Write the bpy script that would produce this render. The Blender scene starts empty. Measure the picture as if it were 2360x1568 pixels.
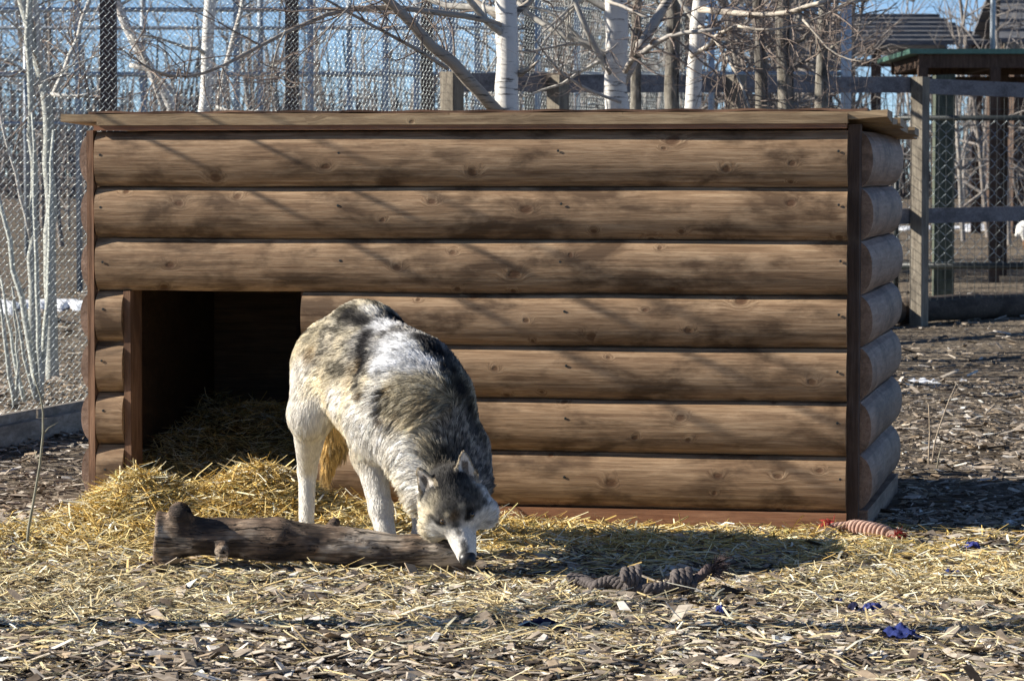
import bpy, math, random
import numpy as np
from mathutils import Vector, Matrix, kdtree

random.seed(7)
RNG = np.random.default_rng(11)
SC = bpy.context.scene
COL = SC.collection

# ------------------------------------------------------------------ camera, sky, sun, exposure
CAM_H = 1.08
FPX = 7400.0                      # focal length in units of a 2360 px wide frame
PITCH = math.atan(379.0 / FPX)
cam_d = bpy.data.cameras.new('camera')
cam_d.sensor_width = 36.0
cam_d.lens = FPX / 2360.0 * 36.0
cam_d.clip_start = 0.1
cam_d.clip_end = 3000.0
cam_d.dof.use_dof = True
cam_d.dof.focus_distance = 9.4
cam_d.dof.aperture_fstop = 16.0
cam = bpy.data.objects.new('camera', cam_d)
COL.objects.link(cam)
cam.location = (0, 0, CAM_H)
cam.rotation_euler = (math.pi / 2 - PITCH, 0, 0)
SC.camera = cam

SUN_EL = math.radians(27.0)
SUN_PHI = math.radians(1.2)       # how far behind the image plane the sun stands
to_sun = Vector((-math.cos(SUN_PHI) * math.cos(SUN_EL), math.sin(SUN_PHI) * math.cos(SUN_EL), math.sin(SUN_EL)))
world = bpy.data.worlds.new('World')
SC.world = world
world.use_nodes = True
wn = world.node_tree.nodes
sky = wn.new('ShaderNodeTexSky')
sky.sky_type = 'NISHITA'
sky.sun_disc = False
sky.sun_elevation = SUN_EL
sky.sun_rotation = math.atan2(to_sun.x, to_sun.y)
sky.air_density = 1.0
sky.dust_density = 0.0
sky.ozone_density = 3.0
sky.altitude = 6000
bgn = wn['Background']
bgn.inputs['Strength'].default_value = 0.072
world.node_tree.links.new(sky.outputs['Color'], bgn.inputs['Color'])

sun_d = bpy.data.lights.new('sun', 'SUN')
sun_d.energy = 5.0
sun_d.angle = math.radians(0.5)
sun_d.color = (1.0, 0.93, 0.82)
sun = bpy.data.objects.new('sun', sun_d)
COL.objects.link(sun)
sun.rotation_euler = (-to_sun).to_track_quat('-Z', 'Y').to_euler()
sun.location = (-20, 10, 20)

SC.view_settings.view_transform = 'Standard'
SC.view_settings.look = 'None'
SC.view_settings.gamma = 1.0
SC.view_settings.exposure = 1.0
SC.cycles.max_bounces = 8
SC.cycles.transparent_max_bounces = 8

# ------------------------------------------------------------------ helpers
CA, SA = math.cos(PITCH), math.sin(PITCH)
def W(x, y, d):
    """world point at depth d whose bearing is that of a point (x, y) of a 2360 x 1568 frame"""
    u = (x - 1180.0) / FPX
    v = (784.0 - y) / FPX
    dy = CA + v * SA
    dz = -SA + v * CA
    k = d / dy
    return np.array((u * k, d, CAM_H + dz * k))
def px2m(d):
    return d / FPX
def Gd(y):
    """depth of the ground seen at row y"""
    v = (784.0 - y) / FPX
    return CAM_H * (CA + v * SA) / (SA - v * CA)

def tag(o, label=None, cat=None, group=None, kind=None):
    if label: o['label'] = label
    if cat: o['category'] = cat
    if group: o['group'] = group
    if kind: o['kind'] = kind
    return o

def empty(name, loc, rz=0.0, label=None, cat=None, group=None):
    o = bpy.data.objects.new(name, None)
    o.empty_display_size = 0.1
    o.location = Vector(loc)
    o.rotation_euler = (0, 0, rz)
    COL.objects.link(o)
    return tag(o, label, cat, group)

class MB:
    """collects geometry in numpy arrays and links it as one mesh object"""
    def __init__(self):
        self.v = []; self.f = []; self.c = []; self.n = 0
    def add(self, v, faces, col=None):
        v = np.asarray(v, float).reshape(-1, 3)
        faces = np.asarray(faces, int)
        if faces.ndim == 2 and faces.shape[1] == 3:
            faces = np.concatenate([faces, np.full((len(faces), 1), -1)], 1)
        off = np.where(faces >= 0, faces + self.n, -1)
        self.v.append(v); self.f.append(off); self.n += len(v)
        if col is None: col = (1, 1, 1)
        col = np.asarray(col, float)
        if col.ndim == 1: col = np.tile(col, (len(v), 1))
        self.c.append(col)
        return self
    def box(self, lo, hi, col=None, jit=0.0):
        x0, y0, z0 = lo; x1, y1, z1 = hi
        v = np.array([(x0,y0,z0),(x1,y0,z0),(x1,y1,z0),(x0,y1,z0),(x0,y0,z1),(x1,y0,z1),(x1,y1,z1),(x0,y1,z1)], float)
        if jit: v += RNG.uniform(-jit, jit, v.shape)
        return self.add(v, [(0,3,2,1),(4,5,6,7),(0,1,5,4),(1,2,6,5),(2,3,7,6),(3,0,4,7)], col)
    def beam(self, a, b, w, h, up=(0,0,1), col=None):
        """box from a to b, w across and h along up"""
        a = np.asarray(a, float); b = np.asarray(b, float)
        t = b - a; t /= np.linalg.norm(t)
        up = np.asarray(up, float); s = np.cross(t, up); s /= np.linalg.norm(s); u = np.cross(s, t)
        v = []
        for p in (a, b):
            for i, j in ((-1,-1),(1,-1),(1,1),(-1,1)):
                v.append(p + s * w * .5 * i + u * h * .5 * j)
        return self.add(v, [(3,2,1,0),(4,5,6,7),(0,1,5,4),(1,2,6,5),(2,3,7,6),(3,0,4,7)], col)
    def tube(self, pts, rad, sides=6, col=None, cap=True):
        pts = np.asarray(pts, float); m = len(pts)
        rad = np.broadcast_to(np.asarray(rad, float), (m,))
        t = np.gradient(pts, axis=0); t /= np.linalg.norm(t, axis=1)[:, None] + 1e-12
        ref = np.array((0.0, 0.0, 1.0)) if abs(t[0][2]) < .8 else np.array((1.0, 0.0, 0.0))
        s = np.cross(t, ref); s /= np.linalg.norm(s, axis=1)[:, None] + 1e-12
        for i in range(1, m):
            if np.dot(s[i], s[i-1]) < 0: s[i] = -s[i]
        u = np.cross(t, s)
        a = np.arange(sides) * 2 * math.pi / sides
        ring = pts[:, None, :] + rad[:, None, None] * (np.cos(a)[None, :, None] * s[:, None, :] + np.sin(a)[None, :, None] * u[:, None, :])
        i, j = np.meshgrid(np.arange(m - 1), np.arange(sides), indexing='ij')
        k = (j + 1) % sides
        f = np.stack([i * sides + j, (i + 1) * sides + j, (i + 1) * sides + k, i * sides + k], -1).reshape(-1, 4)
        v = ring.reshape(-1, 3)
        if cap:
            v = np.concatenate([v, pts[:1], pts[-1:]])
            c0, c1 = m * sides, m * sides + 1
            e = [(j, (j + 1) % sides, c0, -1) for j in range(sides)] + [((m-1)*sides + (j+1) % sides, (m-1)*sides + j, c1, -1) for j in range(sides)]
            f = np.concatenate([f, np.array(e)])
        if col is not None and np.ndim(col) == 2:
            col = np.repeat(np.asarray(col), sides, 0)
            if cap: col = np.concatenate([col, col[:1], col[-1:]])
        return self.add(v, f, col)
    def build(self, name, mat, parent=None, local=False, smooth=False, kind=None):
        v = np.concatenate(self.v); f = np.concatenate(self.f); c = np.concatenate(self.c)
        if parent is not None and not local:
            v = v - np.array(parent.location)
        me = mesh_np(name, v, f, c, smooth)
        me.materials.append(mat)
        o = bpy.data.objects.new(name, me)
        COL.objects.link(o)
        if parent is not None: o.parent = parent
        if kind: o['kind'] = kind
        return o

def mesh_np(name, v, f, c=None, smooth=False):
    me = bpy.data.meshes.new(name)
    nq = (f >= 0).sum(1)
    idx = f[f >= 0]
    start = np.concatenate([[0], np.cumsum(nq)[:-1]])
    me.vertices.add(len(v)); me.loops.add(len(idx)); me.polygons.add(len(f))
    me.vertices.foreach_set('co', np.ascontiguousarray(v, dtype=np.float32).ravel())
    me.loops.foreach_set('vertex_index', idx.astype(np.int32))
    me.polygons.foreach_set('loop_start', start.astype(np.int32))
    if c is not None:
        a = me.color_attributes.new('Col', 'FLOAT_COLOR', 'POINT')
        cc = np.ones((len(v), 4), np.float32); cc[:, :3] = c
        a.data.foreach_set('color', cc.ravel())
    me.update(calc_edges=True)
    me.validate()
    me.polygons.foreach_set('use_smooth', np.full(len(me.polygons), bool(smooth)))
    return me

# value noise on numpy arrays -----------------------------------------------------------
_perm = RNG.random((64, 64, 64))
def vnoise(p):
    p = np.asarray(p, float)
    i = np.floor(p).astype(int); f = p - i
    f = f * f * (3 - 2 * f)
    r = 0
    for dx in (0, 1):
        for dy in (0, 1):
            for dz in (0, 1):
                w = (f[..., 0] if dx else 1 - f[..., 0]) * (f[..., 1] if dy else 1 - f[..., 1]) * (f[..., 2] if dz else 1 - f[..., 2])
                r = r + w * _perm[(i[..., 0] + dx) % 64, (i[..., 1] + dy) % 64, (i[..., 2] + dz) % 64]
    return r * 2 - 1
def vfbm(p, o=3):
    p = np.asarray(p, float); s = 0; a = 1
    for k in range(o):
        s = s + a * vnoise(p * 2 ** k + 13.7 * k); a *= .5
    return s

# ------------------------------------------------------------------ materials
class NT:
    def __init__(self, name):
        self.m = bpy.data.materials.new(name); self.m.use_nodes = True
        self.t = self.m.node_tree; self.b = self.t.nodes['Principled BSDF']
        self.out = self.t.nodes['Material Output']
    def n(self, typ, **kw):
        x = self.t.nodes.new(typ)
        for k, v in kw.items():
            if k.startswith('i_'):
                key = k[2:].replace('_', ' ')
                x.inputs[int(key) if key.isdigit() else key].default_value = v
            else: setattr(x, k, v)
        return x
    def l(self, a, b): self.t.links.new(a, b); return b
    def math(self, op, a, b=None, clamp=False):
        x = self.n('ShaderNodeMath', operation=op, use_clamp=clamp)
        for i, s in enumerate((a, b)):
            if s is None: continue
            if isinstance(s, (int, float)): x.inputs[i].default_value = s
            else: self.l(s, x.inputs[i])
        return x.outputs[0]
    def ramp(self, fac, stops, interp='LINEAR'):
        r = self.n('ShaderNodeValToRGB'); cr = r.color_ramp; cr.interpolation = interp
        while len(cr.elements) < len(stops): cr.elements.new(0.5)
        for e, (p, c) in zip(cr.elements, stops):
            e.position = p; e.color = (*c, 1) if len(c) == 3 else c
        self.l(fac, r.inputs[0]); return r.outputs[0]
    def mix(self, fac, a, b, mode='MIX'):
        x = self.n('ShaderNodeMix', data_type='RGBA', blend_type=mode)
        for s, i in ((fac, 0), (a, 6), (b, 7)):
            if isinstance(s, (int, float)): x.inputs[i].default_value = s
            elif isinstance(s, tuple): x.inputs[i].default_value = (*s, 1)
            else: self.l(s, x.inputs[i])
        return x.outputs[2]
    def coords(self, scale=(1,1,1), rnd=0.0, kind='Object', loc=(0,0,0)):
        tc = self.n('ShaderNodeTexCoord'); o = tc.outputs[kind]
        if rnd:
            oi = self.n('ShaderNodeObjectInfo')
            a = self.math('MULTIPLY', oi.outputs['Random'], rnd)
            cx = self.n('ShaderNodeCombineXYZ'); self.l(a, cx.inputs[0]); self.l(self.math('MULTIPLY', a, 1.7), cx.inputs[1]); self.l(self.math('MULTIPLY', a, 2.3), cx.inputs[2])
            va = self.n('ShaderNodeVectorMath', operation='ADD'); self.l(o, va.inputs[0]); self.l(cx.outputs[0], va.inputs[1]); o = va.outputs[0]
        mp = self.n('ShaderNodeMapping'); mp.inputs['Scale'].default_value = scale; mp.inputs['Location'].default_value = loc
        self.l(o, mp.inputs[0]); return mp.outputs[0]
    def noise(self, vec, scale, detail=4, rough=.55, dist=0.0):
        x = self.n('ShaderNodeTexNoise'); x.inputs['Scale'].default_value = scale; x.inputs['Detail'].default_value = detail
        x.inputs['Roughness'].default_value = rough; x.inputs['Distortion'].default_value = dist
        self.l(vec, x.inputs['Vector']); return x.outputs['Fac']
    def bump(self, h, strength, dist=0.01):
        x = self.n('ShaderNodeBump'); x.inputs['Strength'].default_value = strength; x.inputs['Distance'].default_value = dist
        self.l(h, x.inputs['Height']); self.l(x.outputs[0], self.b.inputs['Normal']); return x
    def done(self, color=None, rough=.8, spec=.3, metal=0.0):
        if color is not None:
            if isinstance(color, tuple): self.b.inputs['Base Color'].default_value = (*color, 1)
            else: self.l(color, self.b.inputs['Base Color'])
        if isinstance(rough, (int, float)): self.b.inputs['Roughness'].default_value = rough
        else: self.l(rough, self.b.inputs['Roughness'])
        self.b.inputs['Specular IOR Level'].default_value = spec
        self.b.inputs['Metallic'].default_value = metal
        return self.m

def mat_stained_wood(name, axis, base, dark, light, knots=1.0, blotch=1.0, rough=.62):
    """stained timber, grain along the given local axis, with knots, stains and nail-dark specks"""
    t = NT(name)
    big = {'x': (1, 1, 1), 'y': (1, 1, 1), 'z': (1, 1, 1)}[axis]
    gs = {'x': (1.3, 26, 26), 'y': (26, 1.3, 26), 'z': (26, 26, 1.3)}[axis]
    ks = {'x': (6.2, 8.6, 1), 'y': (6.2, 8.6, 1), 'z': (8, 5.0, 1)}[axis]
    c0 = t.coords((1, 1, 1), 31.0)
    # knots: sparse cells whose neighbourhood bends the grain
    sx = t.n('ShaderNodeSeparateXYZ'); t.l(c0, sx.inputs[0]); cx2 = t.n('ShaderNodeCombineXYZ')
    t.l(sx.outputs[{'x': 0, 'y': 1, 'z': 0}[axis]], cx2.inputs[0]); t.l(sx.outputs[2], cx2.inputs[1])
    km = t.n('ShaderNodeMapping'); km.inputs['Scale'].default_value = ks; t.l(cx2.outputs[0], km.inputs[0])
    vo = t.n('ShaderNodeTexVoronoi', feature='F1', voronoi_dimensions='2D'); vo.inputs['Scale'].default_value = 1.0; vo.inputs['Randomness'].default_value = 1.0
    wob = t.noise(c0, 9, 2)
    vadd = t.n('ShaderNodeVectorMath', operation='ADD'); cw = t.n('ShaderNodeCombineXYZ')
    t.l(t.math('MULTIPLY', wob, .22), cw.inputs[0]); t.l(t.math('MULTIPLY', wob, .18), cw.inputs[1])
    t.l(km.outputs[0], vadd.inputs[0]); t.l(cw.outputs[0], vadd.inputs[1]); t.l(vadd.outputs[0], vo.inputs['Vector'])
    dist = vo.outputs['Distance']
    sepc = t.n('ShaderNodeSeparateColor'); t.l(vo.outputs['Color'], sepc.inputs[0])
    on = t.math('GREATER_THAN', sepc.outputs[0], .52)
    dist = t.math('MULTIPLY', dist, t.math('ADD', .8, t.math('MULTIPLY', sepc.outputs[1], 1.6)))
    near = t.math('MULTIPLY', t.ramp(dist, [(0.0, (1, 1, 1)), (.34, (0, 0, 0))], 'EASE'), on)
    core = t.math('MULTIPLY', t.ramp(dist, [(.06, (1, 1, 1)), (.13, (0, 0, 0))]), on)
    rings = t.math('SINE', t.math('MULTIPLY', dist, 95.0))
    # grain
    gm = t.n('ShaderNodeMapping'); gm.inputs['Scale'].default_value = gs
    ga = t.n('ShaderNodeVectorMath', operation='ADD'); gw = t.n('ShaderNodeCombineXYZ')
    bend = t.math('MULTIPLY', near, .035)
    t.l(bend, gw.inputs[{'x': 2, 'y': 2, 'z': 0}[axis]]); t.l(c0, ga.inputs[0]); t.l(gw.outputs[0], ga.inputs[1]); t.l(ga.outputs[0], gm.inputs[0])
    g1 = t.noise(gm.outputs[0], 3.2, 6, .65, .4)
    g2 = t.noise(gm.outputs[0], 11.0, 3, .6)
    col = t.ramp(g1, [(.28, dark), (.5, base), (.74, light)])
    col = t.mix(t.math('MULTIPLY', t.ramp(g2, [(.52, (0, 0, 0)), (.7, (1, 1, 1))]), .45), col, tuple(x * .5 for x in dark))
    st = t.coords((1.6, 1.6, 4.0) if axis != 'z' else (4, 4, 1.6), 17.0)
    bl = t.ramp(t.noise(st, 2.3, 5, .6, .3), [(.48, (0, 0, 0)), (.62, (1, 1, 1))])
    col = t.mix(t.math('MULTIPLY', bl, .58 * blotch), col, tuple(x * .42 for x in dark))
    bl2 = t.ramp(t.noise(st, 5.1, 4, .6), [(.55, (0, 0, 0)), (.75, (1, 1, 1))])
    col = t.mix(t.math('MULTIPLY', bl2, .35), col, tuple(min(1, x * 1.35) for x in light))
    kn = t.math('MULTIPLY', t.math('ADD', t.math('MULTIPLY', rings, .3), .42), near)
    col = t.mix(t.math('MULTIPLY', kn, .62 * knots, True), col, tuple(x * .38 for x in dark))
    col = t.mix(t.math('MULTIPLY', core, .8 * knots, True), col, (dark[0] * .55, dark[1] * .42, dark[2] * .35))
    hgt = t.math('SUBTRACT', t.math('ADD', g1, t.math('MULTIPLY', g2, .35)), t.math('MULTIPLY', core, .8))
    t.bump(hgt, .35, .004)
    return t.done(col, rough, .25)

def mat_attr(name, rough=.85, spec=.15, noise=0.0, nscale=60, trans=0.0, sheen=0.0):
    t = NT(name)
    a = t.n('ShaderNodeAttribute', attribute_name='Col')
    c = a.outputs['Color']
    if noise:
        nz = t.noise(t.coords(), nscale, 4)
        c = t.mix(noise, c, t.ramp(nz, [(.3, (.25, .25, .25)), (.7, (1.3, 1.3, 1.3))]), 'MULTIPLY')
        t.bump(nz, .4, .004)
    if trans:
        t.b.inputs['Subsurface Weight'].default_value = 0.0
    return t.done(c, rough, spec)

M = {}
M['siding'] = mat_stained_wood('stained_log_siding', 'x', (.31, .20, .114), (.155, .087, .046), (.50, .35, .215), .9, 1.4)
M['siding_side'] = mat_stained_wood('weathered_side_siding', 'y', (.30, .205, .15), (.19, .125, .088), (.40, .29, .22), .5, .9)
M['trim'] = mat_stained_wood('red_brown_trim', 'x', (.31, .15, .08), (.2, .085, .045), (.42, .23, .13), .3, .6)
M['trim_z'] = mat_stained_wood('upright_trim', 'z', (.21, .115, .066), (.11, .055, .032), (.32, .19, .115), .3, .9)
M['roof_felt'] = mat_stained_wood('brown_roofing', 'x', (.17, .095, .06), (.09, .05, .035), (.28, .17, .11), .0, 1.2, .85)
M['roofboard'] = mat_stained_wood('roof_board', 'x', (.34, .24, .14), (.2, .13, .075), (.48, .36, .22), .3, .7)
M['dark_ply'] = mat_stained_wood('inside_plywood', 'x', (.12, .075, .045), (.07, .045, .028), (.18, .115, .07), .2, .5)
M['fence_grey'] = mat_stained_wood('weathered_rail', 'x', (.19, .18, .185), (.09, .085, .09), (.30, .29, .29), .4, .8, .8)
M['fence_post'] = mat_stained_wood('weathered_post', 'z', (.23, .20, .155), (.12, .10, .078), (.34, .30, .235), .3, .8, .8)
M['mossy'] = mat_stained_wood('mossy_post', 'z', (.085, .10, .075), (.04, .05, .04), (.14, .15, .11), .2, .8, .85)
M['log_dark'] = mat_stained_wood('old_ground_log', 'x', (.09, .07, .055), (.04, .03, .025), (.16, .13, .10), .3, 1.0, .85)
M['baseboard'] = mat_stained_wood('grey_base_board', 'y', (.30, .265, .22), (.18, .155, .125), (.42, .38, .33), .2, .7, .85)
M['straw'] = mat_attr('straw', .55, .35)
M['chip'] = mat_attr('wood_chip', .85, .15, .55, 45)
M['cloth'] = mat_attr('cloth_scrap', .95, .05, .5, 120)
M['rope'] = mat_attr('rope_fibre', .95, .05, .45, 220)
M['twig'] = mat_attr('twig_bark', .85, .15, .4, 40)
def mat_birch():
    t = NT('birch_bark')
    a = t.n('ShaderNodeAttribute', attribute_name='Col')
    c1 = t.coords((1.0, 1.0, 9.0))
    len_ = t.ramp(t.noise(c1, 6.5, 5, .7), [(.56, (0, 0, 0)), (.62, (1, 1, 1))])
    fine = t.ramp(t.noise(t.coords((3, 3, 40)), 4.0, 3), [(.62, (0, 0, 0)), (.72, (1, 1, 1))])
    patch = t.ramp(t.noise(t.coords((2.2, 2.2, 1.3)), 2.6, 4, .6), [(.50, (0, 0, 0)), (.70, (1, 1, 1))])
    c = t.mix(t.math('MULTIPLY', patch, .45), a.outputs['Color'], (.30, .25, .20))
    c = t.mix(t.math('MULTIPLY', fine, .6), c, (.22, .18, .15))
    c = t.mix(t.math('MULTIPLY', len_, .85), c, (.05, .042, .038))
    t.bump(t.noise(c1, 9, 4), .3, .006)
    return t.done(c, .7, .25)
M['birch'] = mat_birch()
def mat_bark():
    t = NT('rough_bark')
    a = t.n('ShaderNodeAttribute', attribute_name='Col')
    n1 = t.noise(t.coords((14, 14, 3)), 3.0, 6, .7)
    n2 = t.noise(t.coords((2, 2, 1.2)), 2.0, 4)
    c = t.mix(t.ramp(n1, [(.38, (1, 1, 1)), (.6, (0, 0, 0))]), a.outputs['Color'], (.025, .021, .018))
    c = t.mix(t.ramp(n2, [(.5, (0, 0, 0)), (.68, (.7, .7, .7))]), c, (.34, .31, .25))
    t.bump(n1, .8, .015)
    return t.done(c, .9, .1)
M['bark'] = mat_bark()
def mat_wire(name, col, rough, metal):
    t = NT(name); nz = t.noise(t.coords(), 30, 3)
    c = t.ramp(nz, [(.3, tuple(x * .7 for x in col)), (.7, col)])
    return t.done(c, rough, .5, metal)
M['wire'] = mat_wire('galvanised_wire', (.50, .55, .55), .40, .7)
M['wire_dark'] = mat_wire('dark_wire', (.20, .23, .25), .5, .4)
M['steel_brown'] = mat_wire('brown_painted_steel', (.062, .038, .034), .55, 0.0)
M['pipe'] = mat_wire('grey_pipe', (.42, .47, .52), .45, .3)
M['pipe_black'] = mat_wire('black_pipe', (.016, .022, .022), .5, 0.0)
M['green_roof'] = mat_wire('green_metal_roof', (.10, .22, .17), .5, 0.0)
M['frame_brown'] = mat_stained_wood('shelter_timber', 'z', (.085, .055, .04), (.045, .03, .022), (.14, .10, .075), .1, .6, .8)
def mat_shingle():
    t = NT('roof_shingle')
    n1 = t.noise(t.coords((1, 6, 6), 9.0), 5, 4)
    c = t.ramp(n1, [(.3, (.07, .075, .085)), (.7, (.17, .175, .19))])
    t.bump(n1, .4, .01)
    return t.done(c, .85, .2)
M['shingle'] = mat_shingle()
def mat_snow():
    t = NT('old_snow'); n1 = t.noise(t.coords(), 14, 5)
    t.bump(n1, .5, .02)
    return t.done(t.ramp(n1, [(.3, (.62, .66, .72)), (.6, (.85, .87, .9))]), .6, .2)
M['snow'] = mat_snow()
def mat_ground():
    t = NT('chip_ground')
    c0 = t.coords((1, 1, 1))
    n1 = t.noise(c0, .6, 5)
    n2 = t.noise(c0, 7, 6, .65)
    vo = t.n('ShaderNodeTexVoronoi', feature='F1'); vo.inputs['Scale'].default_value = 26.0
    vm = t.coords((.55, 1.0, 1)); wv = t.n('ShaderNodeVectorMath', operation='ADD')
    nn = t.n('ShaderNodeTexNoise'); nn.inputs['Scale'].default_value = 8.0; t.l(c0, nn.inputs['Vector'])
    sc = t.n('ShaderNodeVectorMath', operation='SCALE'); sc.inputs['Scale'].default_value = .12; t.l(nn.outputs['Color'], sc.inputs[0])
    t.l(vm, wv.inputs[0]); t.l(sc.outputs[0], wv.inputs[1]); t.l(wv.outputs[0], vo.inputs['Vector'])
    s = t.n('ShaderNodeSeparateColor'); t.l(vo.outputs['Color'], s.inputs[0])
    chip = t.ramp(s.outputs[0], [(.0, (.05, .039, .028)), (.35, (.16, .125, .09)), (.7, (.33, .27, .20)), (1.0, (.55, .48, .38))])
    c = t.mix(t.ramp(vo.outputs['Distance'], [(.25, (0, 0, 0)), (.55, (.8, .8, .8))]), chip, (.035, .027, .02))
    c = t.mix(t.ramp(n1, [(.42, (0, 0, 0)), (.66, (.55, .55, .55))]), c, (.30, .245, .18))
    c = t.mix(t.math('MULTIPLY', n2, .3), c, (.15, .12, .088))
    h = t.math('ADD', t.math('MULTIPLY', s.outputs[1], .8), t.math('SUBTRACT', n2, vo.outputs['Distance']))
    t.bump(h, .9, .03)
    return t.done(c, .95, .1)
M['ground'] = mat_ground()

# ------------------------------------------------------------------ ground
TH = math.radians(11.0)
SL = np.array((-1.316, 10.206))                    # front left corner of the shelter on the ground
SX = np.array((math.cos(TH), -math.sin(TH)))       # along its front
SY = np.array((math.sin(TH), math.cos(TH)))        # towards its back
SW, SD = 2.38, 1.32
def shed_local(x, y):
    dx, dy = x - SL[0], y - SL[1]
    return dx * SX[0] + dy * SX[1], dx * SY[0] + dy * SY[1]
def gz(x, y):
    x = np.asarray(x, float); y = np.asarray(y, float)
    p = np.stack([x, y, np.zeros_like(x)], -1)
    near = np.clip((20 - y) / 8, 0, 1)
    z = (.010 * vnoise(p * 2.1) + .006 * vnoise(p * 6.3 + 5)) * near - .008
    def g(cx, cy, sx, sy, h):
        return h * np.exp(-((x - cx) / sx) ** 2 - ((y - cy) / sy) ** 2)
    z = z + g(-1.16, 9.78, .17, .20, .105) + g(-.77, 9.80, .22, .18, .115) + g(-.98, 9.85, .5, .30, .015)
    z = z + g(-1.45, 9.45, .35, .3, .02) + g(-.35, 9.8, .35, .22, .03)
    z = z - g(.55, 8.75, .75, .35, .022)
    return z
def axis_steps(segs):
    out = []
    for a, b, s in segs:
        out.append(np.arange(a, b, s))
    return np.concatenate(out + [np.array([segs[-1][1]])])
gxs = axis_steps([(-600, -100, 100), (-100, -20, 10), (-20, -4, 1.0), (-4, 4, .06), (4, 20, 1.0), (20, 100, 10), (100, 600, 100)])
gys = axis_steps([(-60, 0, 10), (0, 6, 1.0), (6, 12, .06), (12, 20, .25), (20, 60, 2), (60, 200, 20), (200, 1500, 200)])
X, Y = np.meshgrid(gxs, gys, indexing='xy')
Z = gz(X, Y)
nx, ny = len(gxs), len(gys)
ii, jj = np.meshgrid(np.arange(nx - 1), np.arange(ny - 1), indexing='xy')
qa = jj * nx + ii
F = np.stack([qa, qa + 1, qa + nx + 1, qa + nx], -1).reshape(-1, 4)
g = MB().add(np.stack([X, Y, Z], -1).reshape(-1, 3), F).build('ground', M['ground'], smooth=True)
tag(g, 'bark chip ground of the animal yard', 'ground', kind='structure')

# ------------------------------------------------------------------ the log-sided shelter
shed = empty('animal_shelter', (SL[0], SL[1], 0), -TH, 'low brown log-sided wooden shelter with a square doorway and straw spilling out', 'shelter')
def log_profile(h, bulge, n=14):
    """(outward, height) outline of a half-round siding board, lip at the bottom"""
    pts = [(0.0, 0.0), (.012, 0.0), (.018, .0035)]
    for i in range(n + 1):
        t = i / n
        o = .018 + bulge * (1 - abs(2 * t - 1) ** 2.3) ** .75
        pts.append((o, .004 + (h - .010) * t))
    pts += [(.014, h - .002), (0.0, h)]
    return pts
def siding(name, s0, s1, z0, z1, mat, side='front', seed=0, wob=.0012):
    """one board; side picks which wall it lies on"""
    h = (z1 - z0) - .002
    prof = log_profile(h, .031)
    ns = max(2, int((s1 - s0) / .12) + 1)
    ss = np.linspace(s0, s1, ns)
    r = np.random.default_rng(seed)
    ph = r.uniform(0, 6, 3)
    V = []
    for s in ss:
        dz = wob * math.sin(s * 3.1 + ph[0]) + wob * math.sin(s * 7.7 + ph[1])
        do = wob * 1.5 * math.sin(s * 2.3 + ph[2])
        for o, z in prof:
            o2 = o + (do if o > .015 else 0)
            zz = z0 + z + (dz if o > .004 else 0)
            if side == 'front': V.append((s, -o2, zz))
            elif side == 'right': V.append((SW + .022 + o2, s, zz))
            elif side == 'left': V.append((-.016 - o2, s, zz))
            else: V.append((s, SD + o2, zz))
    m = len(prof); F = []
    for i in range(ns - 1):
        for j in range(m):
            k = (j + 1) % m
            F.append((i * m + j, i * m + k, (i + 1) * m + k, (i + 1) * m + j))
    mb = MB().add(V, F)
    for i in (0, ns - 1):                                     # end cuts as fans
        c = np.mean(np.array(V[i * m:(i + 1) * m]), 0)
        ring = V[i * m:(i + 1) * m] + [tuple(c)]
        fan = [((j + 1) % m, j, m) if i == 0 else (j, (j + 1) % m, m) for j in range(m)]
        mb.add(ring, fan)
    return mb.build(name, mat, PANEL[side], local=True)
ZT = [1.221, 1.047, .885, .718, .557, .394, .230, .059]
DOOR0, DOOR1 = .098, .676
def sbox(name, lo, hi, mat, jit=.0015, parent=None):
    return MB().box(lo, hi, jit=jit).build(name, mat, parent or shed, local=True)
# sheathing behind the boards
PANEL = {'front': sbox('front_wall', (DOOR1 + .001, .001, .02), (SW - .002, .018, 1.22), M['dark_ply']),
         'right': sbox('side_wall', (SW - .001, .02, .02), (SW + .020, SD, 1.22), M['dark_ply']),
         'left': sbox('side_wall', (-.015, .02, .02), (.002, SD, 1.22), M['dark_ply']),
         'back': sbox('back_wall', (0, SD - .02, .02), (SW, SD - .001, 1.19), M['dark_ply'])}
for i in range(7):
    z0, z1 = ZT[i + 1], ZT[i]
    if i < 3:
        siding('siding_board', 0.004, SW, z0, z1, M['siding'], 'front', i)
    else:
        siding('siding_board', 0.004, DOOR0 - .006, z0, z1, M['siding'], 'front', 20 + i)
        siding('siding_board', DOOR1, SW, z0, z1, M['siding'], 'front', i)
    siding('siding_board', .05, SD, z0, z1, M['siding_side'], 'right', 40 + i)
    siding('siding_board', .02, SD, z0, z1, M['siding_side'], 'left', 60 + i)
    siding('siding_board', 0.0, SW, z0, z1, M['siding_side'], 'back', 80 + i)
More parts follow.
